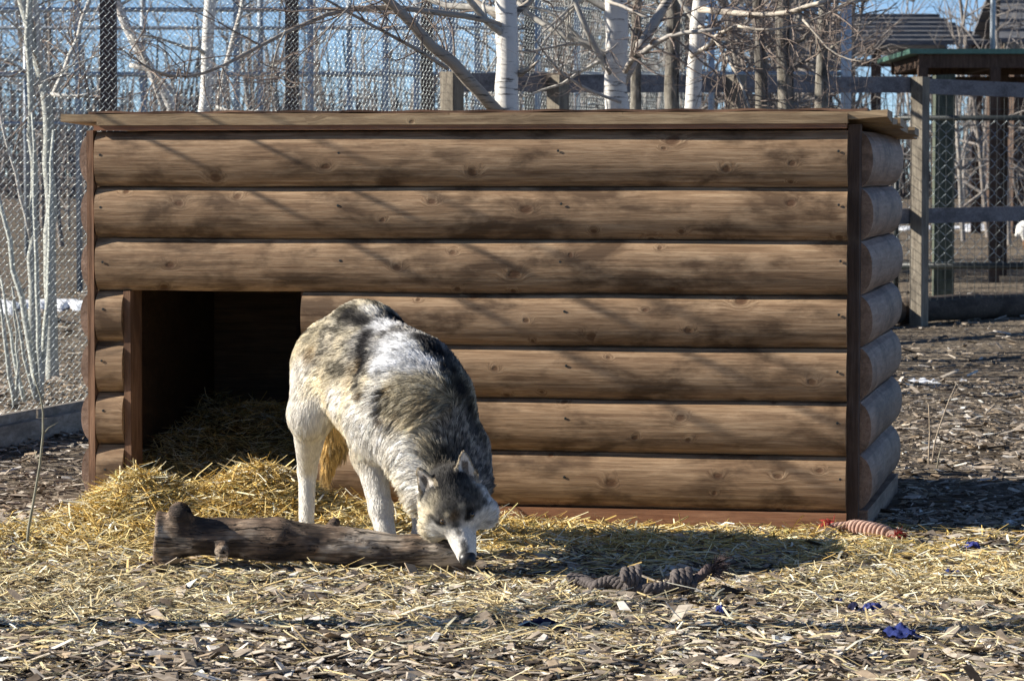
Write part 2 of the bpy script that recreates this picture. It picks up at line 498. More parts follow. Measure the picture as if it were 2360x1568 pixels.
# studs and the doorway lining
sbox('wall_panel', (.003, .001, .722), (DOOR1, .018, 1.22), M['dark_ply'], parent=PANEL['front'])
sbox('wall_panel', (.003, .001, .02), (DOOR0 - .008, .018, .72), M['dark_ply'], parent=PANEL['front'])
sbox('door_jamb', (DOOR0 - .004, -.030, 0.01), (DOOR0 + .018, .085, .716), M['trim_z'])
sbox('door_jamb', (DOOR1 - .016, .020, 0.01), (DOOR1 + .02, .085, .716), M['trim_z'])
sbox('stud', (.33, SD - .11, .02), (.368, SD - .022, 1.18), M['frame_brown'])
sbox('stud', (.98, SD - .11, .02), (1.018, SD - .022, 1.18), M['frame_brown'])
sbox('corner_post', (-.022, -.040, 0.0), (.001, -.001, 1.222), M['trim_z'], .003)
sbox('corner_post', (SW + .002, -.012, 0.0), (SW + .036, .048, 1.236), M['frame_brown'], .002)  # right post: shade beside the bulging boards put into its darker timber colour
sbox('sill_board', (DOOR1 + .01, -.034, -.02), (SW + .001, .002, .057), M['trim'])
sbox('sill_board', (SW + .024, .05, -.02), (SW + .06, SD, .057), M['siding_side'])
sbox('sill_board', (-.05, .02, -.02), (-.018, SD, .057), M['siding_side'])
sbox('frieze_strip', (.004, -.047, 1.223), (SW - .002, -.002, 1.238), M['trim'], .001)
sbox('fascia_board', (.016, -.051, 1.239), (SW, -.004, 1.268), M['roofboard'], .0015)
# roof: planks running across, falling slightly to the back, the right front corner rotted
rise, fall = 1.251, 1.206
def roof_z(y): return rise + (fall - rise) * (y + .06) / (SD + .14)
PLANKS = []
edges = np.linspace(-.044, SD + .08, 8)
for k in range(7):
    y0, y1 = edges[k] + .002, edges[k + 1] - .002
    x0 = -.105 + RNG.uniform(-.012, .012); x1 = SW + .118 + RNG.uniform(-.015, .015)
    n = 26; V = []
    for xx in np.linspace(x0, x1, n):
        for y, dz in ((y0, 0), (y1, 0), (y1, .024), (y0, .024)):
            rot = .010 * max(0, (xx - (SW + .02)) / .1) if k < 2 else 0
            V.append((xx, y + RNG.uniform(-1, 1) * rot * .9, roof_z(y) + dz + RNG.uniform(-.001, .001) + RNG.uniform(-1, .9) * rot))
    F = []
    for i in range(n - 1):
        for j in range(4):
            F.append((i * 4 + j, i * 4 + (j + 1) % 4, (i + 1) * 4 + (j + 1) % 4, (i + 1) * 4 + j))
    F += [(3, 2, 1, 0), ((n - 1) * 4, (n - 1) * 4 + 1, (n - 1) * 4 + 2, (n - 1) * 4 + 3)]
    PLANKS.append(MB().add(V, F).build('roof_plank', M['roofboard'], shed, local=True))
# ragged roofing sheet lying on the planks
V = []; n = 260
for i, xx in enumerate(np.linspace(-.02, SW + .06, n)):
    e = .006 * math.sin(xx * 7) + .005 * math.sin(xx * 19 + 2) 
    for y, dz in ((-.030 + e, .026), (SD + .07, .026), (SD + .07, .033), (-.030 + e, .033)):
        V.append((xx, y, roof_z(y) + dz + .002 * math.sin(xx * 31)))
F = [(i * 4 + j, i * 4 + (j + 1) % 4, (i + 1) * 4 + (j + 1) % 4, (i + 1) * 4 + j) for i in range(n - 1) for j in range(4)]
F += [(3, 2, 1, 0), ((n - 1) * 4, (n - 1) * 4 + 1, (n - 1) * 4 + 2, (n - 1) * 4 + 3)]
roof = MB().add(V, F).build('roof', M['roof_felt'], shed, local=True)
for o in PLANKS: o.parent = roof
# nail heads along the board ends
nail = MB(); a = np.arange(6) * math.pi / 3
nail.add([(.0045 * math.cos(t), 0, .0045 * math.sin(t)) for t in a] + [(.0035 * math.cos(t), -.002, .0035 * math.sin(t)) for t in a],
         [(j, (j + 1) % 6, (j + 1) % 6 + 6, j + 6) for j in range(6)] + [(6, 7, 8, 9), (6, 9, 10, 11)])
nail0 = nail.build('nail', M['pipe_black'], PANEL['front'], local=True)
first = True
for i in range(7):
    zc = (ZT[i] + ZT[i + 1]) / 2 + .018
    for s in ((.03, SW - .02, .8, 1.5) if i < 3 else (.03, SW - .02, .86, 1.52)):
        o = nail0 if first else nail0.copy()
        if not first: COL.objects.link(o)
        first = False
        o.location = (s + RNG.uniform(-.006, .006), -.0485, zc + RNG.uniform(-.012, .012)); o.parent = PANEL['front']
# ------------------------------------------------------------------ signed distance bodies
def sd_cone(p, a, b, ra, rb):
    ba = b - a; L = float(np.dot(ba, ba)) + 1e-9
    t = np.clip((p - a) @ ba / L, 0, 1)
    return np.linalg.norm(p - a - t[..., None] * ba, axis=-1) - (ra + (rb - ra) * t)
def sd_ell(p, c, r, R=None):
    q = p - c
    if R is not None: q = q @ R
    r = np.asarray(r, float)
    k0 = np.linalg.norm(q / r, axis=-1); k1 = np.linalg.norm(q / (r * r), axis=-1) + 1e-9
    return k0 * (k0 - 1) / k1
def smin(a, b, k):
    h = np.clip(.5 + .5 * (b - a) / k, 0, 1)
    return b * (1 - h) + a * h - k * h * (1 - h)
def surface_nets(fn, lo, hi, h):
    lo = np.asarray(lo, float); hi = np.asarray(hi, float)
    n = np.ceil((hi - lo) / h).astype(int) + 1
    ax = [lo[i] + h * np.arange(n[i]) for i in range(3)]
    f = np.empty(n, np.float64)
    for i in range(n[0]):                                   # slab by slab keeps memory small
        yy, zz = np.meshgrid(ax[1], ax[2], indexing='ij')
        p = np.stack([np.full_like(yy, ax[0][i]), yy, zz], -1)
        f[i] = fn(p)
    s = f < 0
    c = [n[0] - 1, n[1] - 1, n[2] - 1]
    acc = np.zeros((*c, 3)); cnt = np.zeros(c)
    corner = lambda A, d: A[d[0]:d[0] + c[0], d[1]:d[1] + c[1], d[2]:d[2] + c[2]]
    D = [(x, y, z) for x in (0, 1) for y in (0, 1) for z in (0, 1)]
    for a in D:
        for k in range(3):
            if a[k]: continue
            b = list(a); b[k] = 1; b = tuple(b)
            fa, fb = corner(f, a), corner(f, b)
            cr = (fa < 0) != (fb < 0)
            t = np.where(cr, fa / (fa - fb + 1e-12), 0)
            for j in range(3):
                acc[..., j] += np.where(cr, a[j] + (t if j == k else 0), 0)
            cnt += cr
    act = cnt > 0
    idx = np.full(c, -1); idx[act] = np.arange(act.sum())
    I = np.argwhere(act)
    v = lo + h * (I + acc[act] / cnt[act][:, None])
    quads = []
    for k in range(3):
        o1, o2 = [(1, 2), (2, 0), (0, 1)][k]
        sl = [slice(0, None)] * 3
        A = s.take(range(0, n[k] - 1), k); B = s.take(range(1, n[k]), k)
        e = np.argwhere(A != B)
        ok = (e[:, o1] > 0) & (e[:, o2] > 0) & (e[:, o1] < c[o1]) & (e[:, o2] < c[o2])
        e = e[ok]; flip = A[tuple(e.T)]
        def cell(d1, d2):
            q = e.copy(); q[:, o1] -= d1; q[:, o2] -= d2
            return idx[q[:, 0], q[:, 1], q[:, 2]]
        q = np.stack([cell(1, 1), cell(0, 1), cell(0, 0), cell(1, 0)], 1)
        q = np.where(flip[:, None], q, q[:, ::-1])
        quads.append(q)
    return v, np.concatenate(quads)
def sdf_normal(fn, p, e=.002):
    g = np.stack([fn(p + np.eye(3)[k] * e) - fn(p - np.eye(3)[k] * e) for k in range(3)], -1)
    return g / (np.linalg.norm(g, axis=-1)[:, None] + 1e-9)

# ------------------------------------------------------------------ the wolf-dog
N0 = W(1082, 1303, 8.655)            # tip of the muzzle
K0 = W(1028, 1092, 8.79)             # back of the skull
ax_a = (N0 - K0); HL = np.linalg.norm(ax_a); ax_a /= HL
view = np.array((0.0, 0.0, CAM_H)) - (N0 + K0) / 2; view /= np.linalg.norm(view)
ax_n = view - np.dot(view, ax_a) * ax_a; ax_n /= np.linalg.norm(ax_n)
ax_s = np.cross(ax_n, ax_a); ax_s /= np.linalg.norm(ax_s)
if ax_s[0] < 0: ax_s = -ax_s
def H(t, s, n): return K0 + ax_a * t + ax_s * s + ax_n * n
up = np.array((0, 0, 1.0)); dn = -up
# name, a, b, ra, rb, blend, fur length, hair flow
back = W(770, 800, 9.5) - W(985, 900, 9.05); back /= np.linalg.norm(back)
nape = W(985, 880, 9.05) - W(1035, 1090, 8.84); nape /= np.linalg.norm(nape)
leg = np.array((0.0, .12, -1.0))
PR = [
 ('croup',   W(768, 806, 9.48), W(840, 782, 9.34), .092, .106, .05, 0.034, back + .25 * dn),
 ('ribs',    W(840, 800, 9.34), W(958, 868, 9.08), .108, .118, .06, 0.036, back + .3 * dn),
 ('belly',   W(805, 905, 9.32), W(878, 950, 9.12), .085, .115, .06, 0.034, back + .7 * dn),
 ('loin',    W(768, 850, 9.42), W(860, 870, 9.26), .085, .11, .06, 0.034, back + .5 * dn),
 ('shoulder',W(930, 930, 9.05), W(985, 945, 8.98), .118, .108, .06, .05, back + .5 * dn),
 ('chest',   W(890, 985, 9.06), W(945, 1030, 8.98), .088, .075, .05, 0.036, dn + .3 * back),
 ('neck',    W(995, 930, 9.04), W(1020, 1030, 8.97), .112, .098, .06, 0.044, nape + .1 * dn),
 ('ruff',    W(1018, 1030, 8.97), W(1038, 1105, 8.92), .098, .082, .05, 0.042, nape * .8),
 ('throatl', W(958, 1062, 8.96), W(978, 1138, 8.90), .066, .050, .05, .046, nape * .5 - ax_s * .5 + dn * .6),
 ('throatr', W(1078, 1040, 8.95), W(1098, 1110, 8.90), .052, .040, .05, .036, nape * .6 + ax_s * .5),
 ('skull',   H(.030, 0, -.035), H(.10, 0, -.028), .066, .062, .05, .020, -ax_a + .05 * dn),
 ('cheekl',  H(.080, -.046, -.058), H(.110, -.060, -.062), .050, .042, .04, .034, -ax_a * .7 - .9 * ax_s),
 ('cheekr',  H(.080, .048, -.058), H(.110, .066, -.062), .050, .042, .04, .034, -ax_a * .7 + .9 * ax_s),
 ('browl',   H(.110, -.026, -.004), H(.128, -.030, -.010), .024, .020, .02, .010, -ax_a),
 ('browr',   H(.110, .026, -.004), H(.128, .030, -.010), .024, .020, .02, .010, -ax_a),
 ('muzzle',  H(.125, 0, -.036), H(.232, 0, -.020), .044, .0215, .03, .006, -ax_a),
 ('muzzlew', H(.19, 0, -.040), H(.232, 0, -.034), .033, .0245, .02, .006, -ax_a),
 ('jaw',     H(.10, 0, -.085), H(.225, 0, -.056), .042, .018, .02, .007, -ax_a),
 # right hind leg
 ('thigh',   W(748, 850, 9.43), W(716, 955, 9.34), .096, .062, .05, 0.026, leg + .2 * back),
 ('shank',   W(716, 955, 9.34), W(708, 1082, 9.53), .056, .025, .035, 0.014, leg),
 ('hock',    W(708, 1082, 9.54), W(706, 1235, 9.49), .0255, .0215, .02, 0.008, leg),
 ('paw',     W(706, 1240, 9.485), W(710, 1254, 9.435), .026, .020, .02, .007, leg),
 # left hind leg
 ('thigh2',  W(830, 880, 9.50), W(868, 965, 9.44), .085, .055, .05, .03, leg),
 ('shank2',  W(868, 965, 9.44), W(872, 1082, 9.63), .05, .025, .03, 0.014, leg),
 ('hock2',   W(872, 1082, 9.63), W(876, 1226, 9.58), .0255, .022, .02, 0.008, leg),
 ('paw2',    W(876, 1232, 9.57), W(882, 1246, 9.52), .026, .020, .02, .007, leg),
 # right fore leg
 ('arm',     W(915, 960, 9.04), W(852, 1046, 9.12), .080, .046, .045, 0.028, leg + .3 * back),
 ('fore',    W(852, 1046, 9.12), W(878, 1172, 9.06), .043, .031, .03, 0.014, leg),
 ('pastern', W(878, 1172, 9.06), W(892, 1246, 9.03), .030, .028, .02, 0.009, leg),
 ('paw3',    W(893, 1262, 9.02), W(898, 1274, 8.965), .032, .023, .02, .007, leg),
 # left fore leg
 ('arm2',    W(1000, 980, 9.06), W(985, 1075, 9.15), .07, .042, .04, .03, leg),
 ('fore2',   W(985, 1075, 9.15), W(976, 1178, 9.10), .038, .030, .03, 0.014, leg),
 ('past2',   W(976, 1178, 9.10), W(972, 1232, 9.08), .029, .028, .02, 0.009, leg),
 ('paw4',    W(971, 1250, 9.07), W(970, 1262, 9.02), .032, .023, .02, .007, leg),
 # tail
 ('tail',    W(748, 835, 9.56), W(758, 935, 9.62), .045, .035, .03, .05, leg + .3 * up),
 ('tail2',   W(758, 935, 9.62), W(768, 1030, 9.62), .034, .026, .02, .05, leg),
 ('tail3',   W(768, 1030, 9.62), W(752, 1092, 9.61), .026, .010, .02, .05, leg),
]
EARS = [dict(b=H(.030, -.054, -.004), t=H(-.024, -.074, .034), side=-1), dict(b=H(.020, .052, -.004), t=H(-.040, .062, .036), side=1)]
for e in EARS:
    T = e['t'] - e['b']; e['L'] = np.linalg.norm(T); T /= e['L']
    nn = ax_n + (.55 if e['side'] < 0 else .1) * e['side'] * ax_s - .1 * ax_a; nn -= np.dot(nn, T) * T; nn /= np.linalg.norm(nn)
    e['T'], e['N'], e['W'] = T, nn, np.cross(T, nn)
def sd_ear(p, e):
    q = p - e['b']; t = q @ e['T']; w = q @ e['W']; n = q @ e['N']
    u = np.clip(t / e['L'], -.15, 1.0)
    half = .033 * np.power(np.clip(1 - u, 0, 1.2), .62)
    cup = 13.0 * w * w - .012 + .004 * u
    d1 = np.abs(n - cup) * .8 - .0048
    d2 = np.abs(w) - half
    d3 = np.maximum(t - e['L'], -t - .02)
    return np.maximum(np.maximum(d1, d2 * .8), d3)
def dog_sdf(p):
    d = None
    for nm, a, b, ra, rb, k, fl, fw in PR:
        x = sd_cone(p, a, b, ra, rb)
        d = x if d is None else smin(d, x, k)
    for e in EARS:
        d = smin(d, sd_ear(p, e), .008)
    # eye sockets
    for s in (-1, 1):
        d = np.maximum(d, -(np.linalg.norm(p - H(.137, s * .041, .012), axis=-1) - .010)) if False else d
    return d
allp = np.array([q for pr in PR for q in (pr[1], pr[2])])
lo = allp.min(0) - .16; hi = allp.max(0) + .16
lo[2] = max(lo[2], -.03)
dv, dq = surface_nets(dog_sdf, lo, hi, .0062)
DW = np.array([0.0])

LIGHT = {'white': (.82, .79, .73), 'cream': (.72, .64, .48), 'tawny': (.34, .235, .11), 'grey': (.27, .26, .25), 'dark': (.022, .021, .023),
         'pale': (.66, .67, .69), 'agouti': (.40, .35, .25), 'gold': (.60, .42, .17), 'slate': (.095, .090, .082), 'umber': (.13, .085, .045)}
def prim_w(p):
    ws = np.stack([np.exp(-np.maximum(sd_cone(p, a, b, ra, rb), -.02) / .014) for nm, a, b, ra, rb, k, fl, fw in PR], -1)
    return ws / ws.sum(-1, keepdims=True)
REG = {'croup': 'agouti', 'ribs': 'grey', 'belly': 'cream', 'loin': 'agouti', 'shoulder': 'agouti', 'chest': 'white', 'neck': 'agouti', 'ruff': 'agouti',
       'throatl': 'cream', 'throatr': 'grey', 'skull': 'grey', 'cheekl': 'cream', 'cheekr': 'white', 'browl': 'agouti', 'browr': 'agouti', 'muzzle': 'white', 'muzzlew': 'white', 'jaw': 'white',
       'thigh': 'cream', 'shank': 'white', 'hock': 'white', 'paw': 'white', 'thigh2': 'cream', 'shank2': 'white', 'hock2': 'white', 'paw2': 'white',
       'arm': 'cream', 'fore': 'white', 'pastern': 'white', 'paw3': 'white', 'arm2': 'cream', 'fore2': 'white', 'past2': 'white', 'paw4': 'white',
       'tail': 'gold', 'tail2': 'gold', 'tail3': 'gold'}
REGC = np.array([LIGHT[REG[pr[0]]] for pr in PR])
# markings of the coat: (place, radius, colour, strength)
PATCH = [
 (W(690, 880, 9.4), .085, 'white', .95), (W(735, 900, 9.35), .075, 'cream', .95), (W(770, 930, 9.3), .06, 'white', .9), (W(700, 970, 9.35), .07, 'white', .95), (W(812, 985, 9.2), .07, 'white', .95), (W(850, 1010, 9.1), .06, 'white', .95),
 (W(880, 735, 9.30), .08, 'grey', .6), (W(770, 712, 9.45), .06, 'grey', .6), (W(715, 770, 9.42), .06, 'agouti', .7), (W(712, 815, 9.38), .030, 'tawny', .75), (W(740, 790, 9.38), .022, 'dark', .55), (W(733, 830, 9.38), .020, 'umber', .6),
 (W(905, 795, 9.16), .070, 'pale', .95), (W(950, 815, 9.08), .060, 'pale', .95), (W(985, 835, 9.08), .045, 'pale', .6), (W(880, 745, 9.24), .045, 'pale', .85), (W(850, 712, 9.3), .030, 'white', .85), (W(905, 840, 9.1), .05, 'pale', .9),
 (W(935, 748, 9.30), .030, 'dark', 1), (W(905, 725, 9.30), .028, 'dark', 1), (W(970, 775, 9.24), .032, 'dark', 1), (W(1003, 803, 9.18), .032, 'dark', .95), (W(1040, 850, 9.12), .030, 'dark', .95), (W(1060, 895, 9.06), .030, 'dark', .95), (W(1078, 945, 9.02), .030, 'dark', .9), (W(1090, 990, 9.0), .030, 'dark', .7),
 (W(806, 722, 9.33), .026, 'dark', .95), (W(830, 735, 9.33), .024, 'dark', .95), (W(785, 742, 9.36), .022, 'dark', .7), (W(812, 760, 9.36), .016, 'cream', .7), (W(790, 775, 9.36), .030, 'cream', .55), (W(775, 815, 9.36), .030, 'cream', .6),
 (W(838, 778, 9.20), .026, 'dark', 1), (W(832, 805, 9.20), .026, 'dark', 1), (W(832, 835, 9.20), .024, 'dark', 1), (W(826, 862, 9.20), .022, 'dark', .95), (W(822, 888, 9.20), .020, 'dark', .9), (W(826, 912, 9.20), .018, 'umber', .85), (W(812, 850, 9.2), .026, 'tawny', .55), (W(800, 890, 9.2), .03, 'tawny', .35),
 (W(868, 840, 9.14), .030, 'pale', .95), (W(862, 880, 9.13), .030, 'white', .95), (W(850, 920, 9.13), .030, 'white', .95), (W(846, 965, 9.13), .045, 'white', .95), (W(905, 885, 9.06), .04, 'cream', .7),
 (W(940, 905, 9.0), .060, 'agouti', .9), (W(900, 935, 8.98), .035, 'agouti', .9), (W(888, 905, 9.06), .020, 'tawny', .8), (W(872, 915, 9.08), .017, 'dark', .95), (W(866, 945, 9.07), .015, 'dark', .95), (W(874, 972, 9.05), .012, 'umber', .8), (W(905, 985, 8.99), .015, 'dark', .8), (W(915, 960, 8.99), .014, 'umber', .7),
 (W(990, 945, 8.95), .05, 'tawny', .35), (W(1000, 900, 8.98), .05, 'agouti', .8), (W(950, 1000, 8.93), .05, 'cream', .75), (W(925, 1040, 8.92), .055, 'white', .9), (W(930, 1085, 8.90), .05, 'white', .9), (W(950, 1140, 8.85), .045, 'white', .85), (W(990, 1030, 8.88), .045, 'agouti', .7),
 (W(1050, 985, 8.92), .06, 'grey', .85), (W(1090, 1040, 8.9), .05, 'grey', .9), (W(1030, 1050, 8.78), .045, 'dark', .7), (W(1065, 1060, 8.84), .04, 'dark', .6), (W(1000, 1072, 8.78), .030, 'dark', .75), (W(1118, 1090, 8.85), .04, 'grey', .8),
]
NBODY = len(PATCH)
PATCH += [
 (H(-.01, 0, 0), .05, 'slate', .9), (H(.045, 0, 0), .05, 'slate', .95), (H(.085, 0, 0), .040, 'slate', .85), (H(.035, -.048, 0), .03, 'dark', .7), (H(.025, .040, 0), .028, 'dark', .75),
 (H(.075, .060, 0), .036, 'slate', .95), (H(.105, .040, 0), .030, 'slate', .85), (H(.075, -.055, 0), .030, 'agouti', .8), (H(.105, -.035, 0), .026, 'slate', .75), (H(.095, -.080, 0), .026, 'cream', .8),
 (H(.150, -.046, 0), .024, 'white', .95), (H(.150, .046, 0), .024, 'white', .95), (H(.132, .072, 0), .026, 'white', .95), (H(.135, -.072, 0), .022, 'white', .9), (H(.185, -.028, 0), .024, 'white', .9), (H(.185, .028, 0), .024, 'white', .9),
 (H(.118, 0, 0), .020, 'slate', .8), (H(.138, 0, 0), .019, 'umber', .85), (H(.160, 0, 0), .013, 'slate', .85), (H(.185, 0, 0), .010, 'slate', .75), (H(.210, 0, 0), .010, 'slate', .75), (H(.230, 0, 0), .013, 'dark', .8),
 (H(.120, -.022, 0), .011, 'cream', .75), (H(.120, .022, 0), .011, 'cream', .65),
 (H(.129, -.054, 0), .011, 'dark', .9), (H(.118, -.064, 0), .011, 'dark', .85), (H(.110, -.074, 0), .012, 'dark', .8), (H(.129, .054, 0), .011, 'dark', .9), (H(.117, .064, 0), .011, 'dark', .9), (H(.106, .075, 0), .012, 'dark', .85), (H(.098, .086, 0), .012, 'dark', .8),
 (H(.138, -.042, 0), .0150, 'dark', 1), (H(.138, .042, 0), .0150, 'dark', 1), (H(.148, -.033, 0), .008, 'dark', .95), (H(.148, .033, 0), .008, 'dark', .95),
]
def _march(o, dirs, far):
    p = o.copy(); tot = np.zeros(len(p)); alive = np.ones(len(p), bool)
    for _ in range(70):
        s_ = dog_sdf(p); st_ = np.where((s_ > .001) & (tot < far), s_, 0); p = p + dirs * st_[:, None]; tot += st_
        if (st_ == 0).all(): break
    return p, (dog_sdf(p) < .003) & (tot < far)
_pp = np.array([q[0] for q in PATCH])
_head = np.array([i for i, q in enumerate(PATCH) if i >= NBODY])
_dirs = _pp - np.array((0, 0, CAM_H)); _dirs /= np.linalg.norm(_dirs, axis=1)[:, None]
_o = _pp - _dirs * .6
_dirs[NBODY:] = -ax_n; _o[NBODY:] = _pp[NBODY:] + ax_n * .12
_hit, _ok = _march(_o, _dirs, 1.1)
PATCH = [((_hit[i] if _ok[i] and np.linalg.norm(_hit[i] - q[0]) < .35 else q[0]), *q[1:]) for i, q in enumerate(PATCH)]
def coat(p):
    q = p + .012 * np.stack([vnoise(p * 28 + 3), vnoise(p * 28 + 17), vnoise(p * 28 + 31)], -1)
    w = prim_w(p)
    c = w @ REGC
    stv = vnoise(p @ np.stack([back * 9, np.cross(back, up) * 55, up * 55], 1) + 7) + .6 * vnoise(p * 60)
    rump = (w @ np.array([1.0 if pr[0] in ('croup', 'loin') else (.55 if pr[0] in ('ribs', 'shoulder', 'neck') else 0.0) for pr in PR]))
    c = c * (1 + rump * np.clip(stv * 1.5, -.88, 1.0))[:, None]
    for pos, r, col, st in PATCH:
        r = r * (1.35 if col == 'dark' and r > .0165 else 1.08)
        k = st * np.exp(-(np.sum((q - pos) ** 2, -1) / (r * r)) ** 2.0)
        c = c * (1 - k[:, None]) + np.array(LIGHT[col]) * k[:, None]
    for e in EARS:
        qe = p - e['b']; t = qe @ e['T']; ww = qe @ e['W']; n = qe @ e['N']
        inside = (np.abs(sd_ear(p, e)) < .006) & (t > .006)
        cup = 13.0 * ww * ww - .012
        front = n > cup
        half = .033 * np.power(np.clip(1 - t / e['L'], 0, 1.2), .62)
        rim = np.abs(ww) > half - .006
        ce = np.where(front[:, None], np.where((np.abs(ww) < .009)[:, None] & (t < e['L'] * .6)[:, None], (.34, .30, .26), (.80, .75, .68)), (.10, .08, .06))
        ce = np.where((rim & front)[:, None], (.50, .42, .30), ce)
        c = np.where(inside[:, None], ce, c)
    return c, w
dc, dwt = coat(dv)
dog = empty('wolf_dog', (float(W(800, 1250, 9.25)[0]), 9.25, 0), 0, 'grey, black and cream furred wolf-like dog sniffing the ground over the fallen log', 'dog')
M['skin'] = mat_attr('coat_undercoat', .9, .05)
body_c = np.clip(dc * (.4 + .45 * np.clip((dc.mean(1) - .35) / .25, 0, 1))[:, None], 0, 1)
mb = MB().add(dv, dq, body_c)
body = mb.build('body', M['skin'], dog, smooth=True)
# nose pad
nose = lambda p: np.maximum(smin(sd_ell(p, H(.250, 0, -.017), (.0235, .021, .019), np.stack([ax_s, ax_a, ax_n], 1)),
                      np.minimum(sd_ell(p, H(.264, -.010, -.016), (.010, .010, .010)), sd_ell(p, H(.264, .010, -.016), (.010, .010, .010))), .006),
                      -np.minimum(np.linalg.norm(p - H(.275, -.010, -.012), axis=-1), np.linalg.norm(p - H(.275, .010, -.012), axis=-1)) + .0055)
c = H(.252, 0, -.018)
nv, nq = surface_nets(nose, c - .045, c + .045, .002)
t = NT('nose_leather'); t.bump(t.noise(t.coords(), 260, 3), .4, .001); M['nose'] = t.done((.012, .011, .012), .42, .5)
MB().add(nv, nq).build('nose', M['nose'], dog, smooth=True)
# eyes
def hit(t_, s_):
    p = H(t_, s_, .10)[None]
    for _ in range(60):
        p = p - ax_n * max(float(dog_sdf(p)[0]), .0006)
        if dog_sdf(p)[0] < .0008: break
    return p[0]
t = NT('amber_eye'); a_ = t.n('ShaderNodeAttribute', attribute_name='Col'); M['eye'] = t.done(a_.outputs['Color'], .08, .6)
for s in (-1, 1):
    e = hit(.138, s * .042)
    outw = ax_n * .85 + ax_s * s * .4 + ax_a * .12; outw /= np.linalg.norm(outw)
    cc = e - outw * .0072
    mb = MB(); V = []; C = []; F = []
    nu, nv_ = 14, 14
    T1 = np.cross(outw, ax_a); T1 /= np.linalg.norm(T1); T2 = np.cross(outw, T1)
    for i in range(nu + 1):
        th = math.pi * i / nu
        for j in range(nv_):
            ph = 2 * math.pi * j / nv_
            V.append(cc + .0105 * (outw * math.cos(th) + math.sin(th) * (T1 * math.cos(ph) + T2 * math.sin(ph))))
            C.append((.004, .004, .004) if th < .33 else ((.085, .055, .022) if th < .62 else (.02, .015, .012)))
    for i in range(nu):
        for j in range(nv_):
            F.append((i * nv_ + j, (i + 1) * nv_ + j, (i + 1) * nv_ + (j + 1) % nv_, i * nv_ + (j + 1) % nv_))
    mb.add(V, F, np.array(C)).build('eye', M['eye'], dog, smooth=True)
# fur strands --------------------------------------------------------------------------
tri = np.concatenate([dq[:, [0, 1, 2]], dq[:, [0, 2, 3]]])
A, B, C_ = dv[tri[:, 0]], dv[tri[:, 1]], dv[tri[:, 2]]
area = np.linalg.norm(np.cross(B - A, C_ - A), axis=1)
cen = (A + B + C_) / 3
headness = np.clip((cen - K0) @ ax_a / HL, -.5, 1)
isface = np.exp(-np.sum((cen - H(.12, 0, -.02)) ** 2, 1) / .11 ** 2)
pw = area * (1 + 3.0 * isface)
NH = 150000
pick = RNG.choice(len(tri), NH, p=pw / pw.sum())
u1, u2 = RNG.random(NH), RNG.random(NH); fl_ = u1 + u2 > 1; u1[fl_] = 1 - u1[fl_]; u2[fl_] = 1 - u2[fl_]
root = A[pick] + (B - A)[pick] * u1[:, None] + (C_ - A)[pick] * u2[:, None]
# keep the eyes clear
eyep = [hit(.138, s * .042) for s in (-1, 1)]
keep = np.ones(NH, bool)
for e in eyep: keep &= np.linalg.norm(root - e, axis=1) > .0085
keep &= np.linalg.norm(root - H(.254, 0, -.012), axis=1) > .023
root = root[keep]; NH = len(root)
nrm = sdf_normal(dog_sdf, root)
rw = prim_w(root)
FLW = np.array([pr[7] / np.linalg.norm(pr[7]) for pr in PR]); FLN = np.array([pr[6] for pr in PR])
flow = rw @ FLW; ln = rw @ FLN
flow += .22 * np.stack([vnoise(root * 11 + 1), vnoise(root * 11 + 9), vnoise(root * 11 + 21)], -1)
ear = np.zeros(NH, bool)
for e in EARS:
    ee = (np.abs(sd_ear(root, e)) < .006) & ((root - e['b']) @ e['T'] > .004)
    ear |= ee; flow[ee] = e['T']
ln = np.where(ear, .007, ln)
flow -= (flow * nrm).sum(1)[:, None] * nrm
flow /= np.linalg.norm(flow, axis=1)[:, None] + 1e-6
ln = ln * .85 * RNG.uniform(.65, 1.2, NH)
rc = coat(root + flow * (ln * .62)[:, None])[0]
rc[ear] = coat(root)[0][ear]
lift = np.where(ln > .03, .50, .32) + RNG.uniform(-.1, .12, NH)
# tufts: strands lean together towards shared guides
ng = 11000
gi = RNG.choice(NH, ng, replace=False)
kd = kdtree.KDTree(ng)
for i, r_ in enumerate(root[gi]): kd.insert(r_, i)
kd.balance()
own = np.array([kd.find(r_)[1] for r_ in root])
gshade = RNG.normal(0, 1, ng); gtip = RNG.random(ng)
NP = 6
tt = np.linspace(0, 1, NP)
def strand(rt, nr, fw, L, lf):
    pts = np.empty((len(rt), NP, 3))
    for k, t_ in enumerate(tt):
        bend = (lf * t_ * (1 - .55 * t_))[:, None]
        pts[:, k] = rt + L[:, None] * (fw * (t_ * .92) + nr * bend * 1.0) + np.array((0, 0, -1.0)) * (L * .16 * t_ * t_)[:, None]
    return pts
pts = strand(root, nrm, flow, ln, lift)
gp = pts[gi][own]
longish = np.clip((ln - .008) / .03, 0, 1)
for k, t_ in enumerate(tt):
    pts[:, k] += (gp[:, k] - pts[:, k]) * (longish * .52 * t_ ** 1.2)[:, None]
pts += RNG.normal(0, 1, pts.shape) * (.0012 * tt)[None, :, None] * (ln / .04)[:, None, None]
# strands end at the ground
pts[..., 2] = np.maximum(pts[..., 2], .004)
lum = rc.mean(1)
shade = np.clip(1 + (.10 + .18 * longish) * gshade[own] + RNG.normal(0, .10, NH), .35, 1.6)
hc = np.repeat(rc[:, None, :], NP, 1) * shade[:, None, None] * (1 - (.40 - .28 * np.clip((lum - .35) / .25, 0, 1))[:, None] * (1 - np.clip(tt * 2.2, 0, 1))[None])[:, :, None]
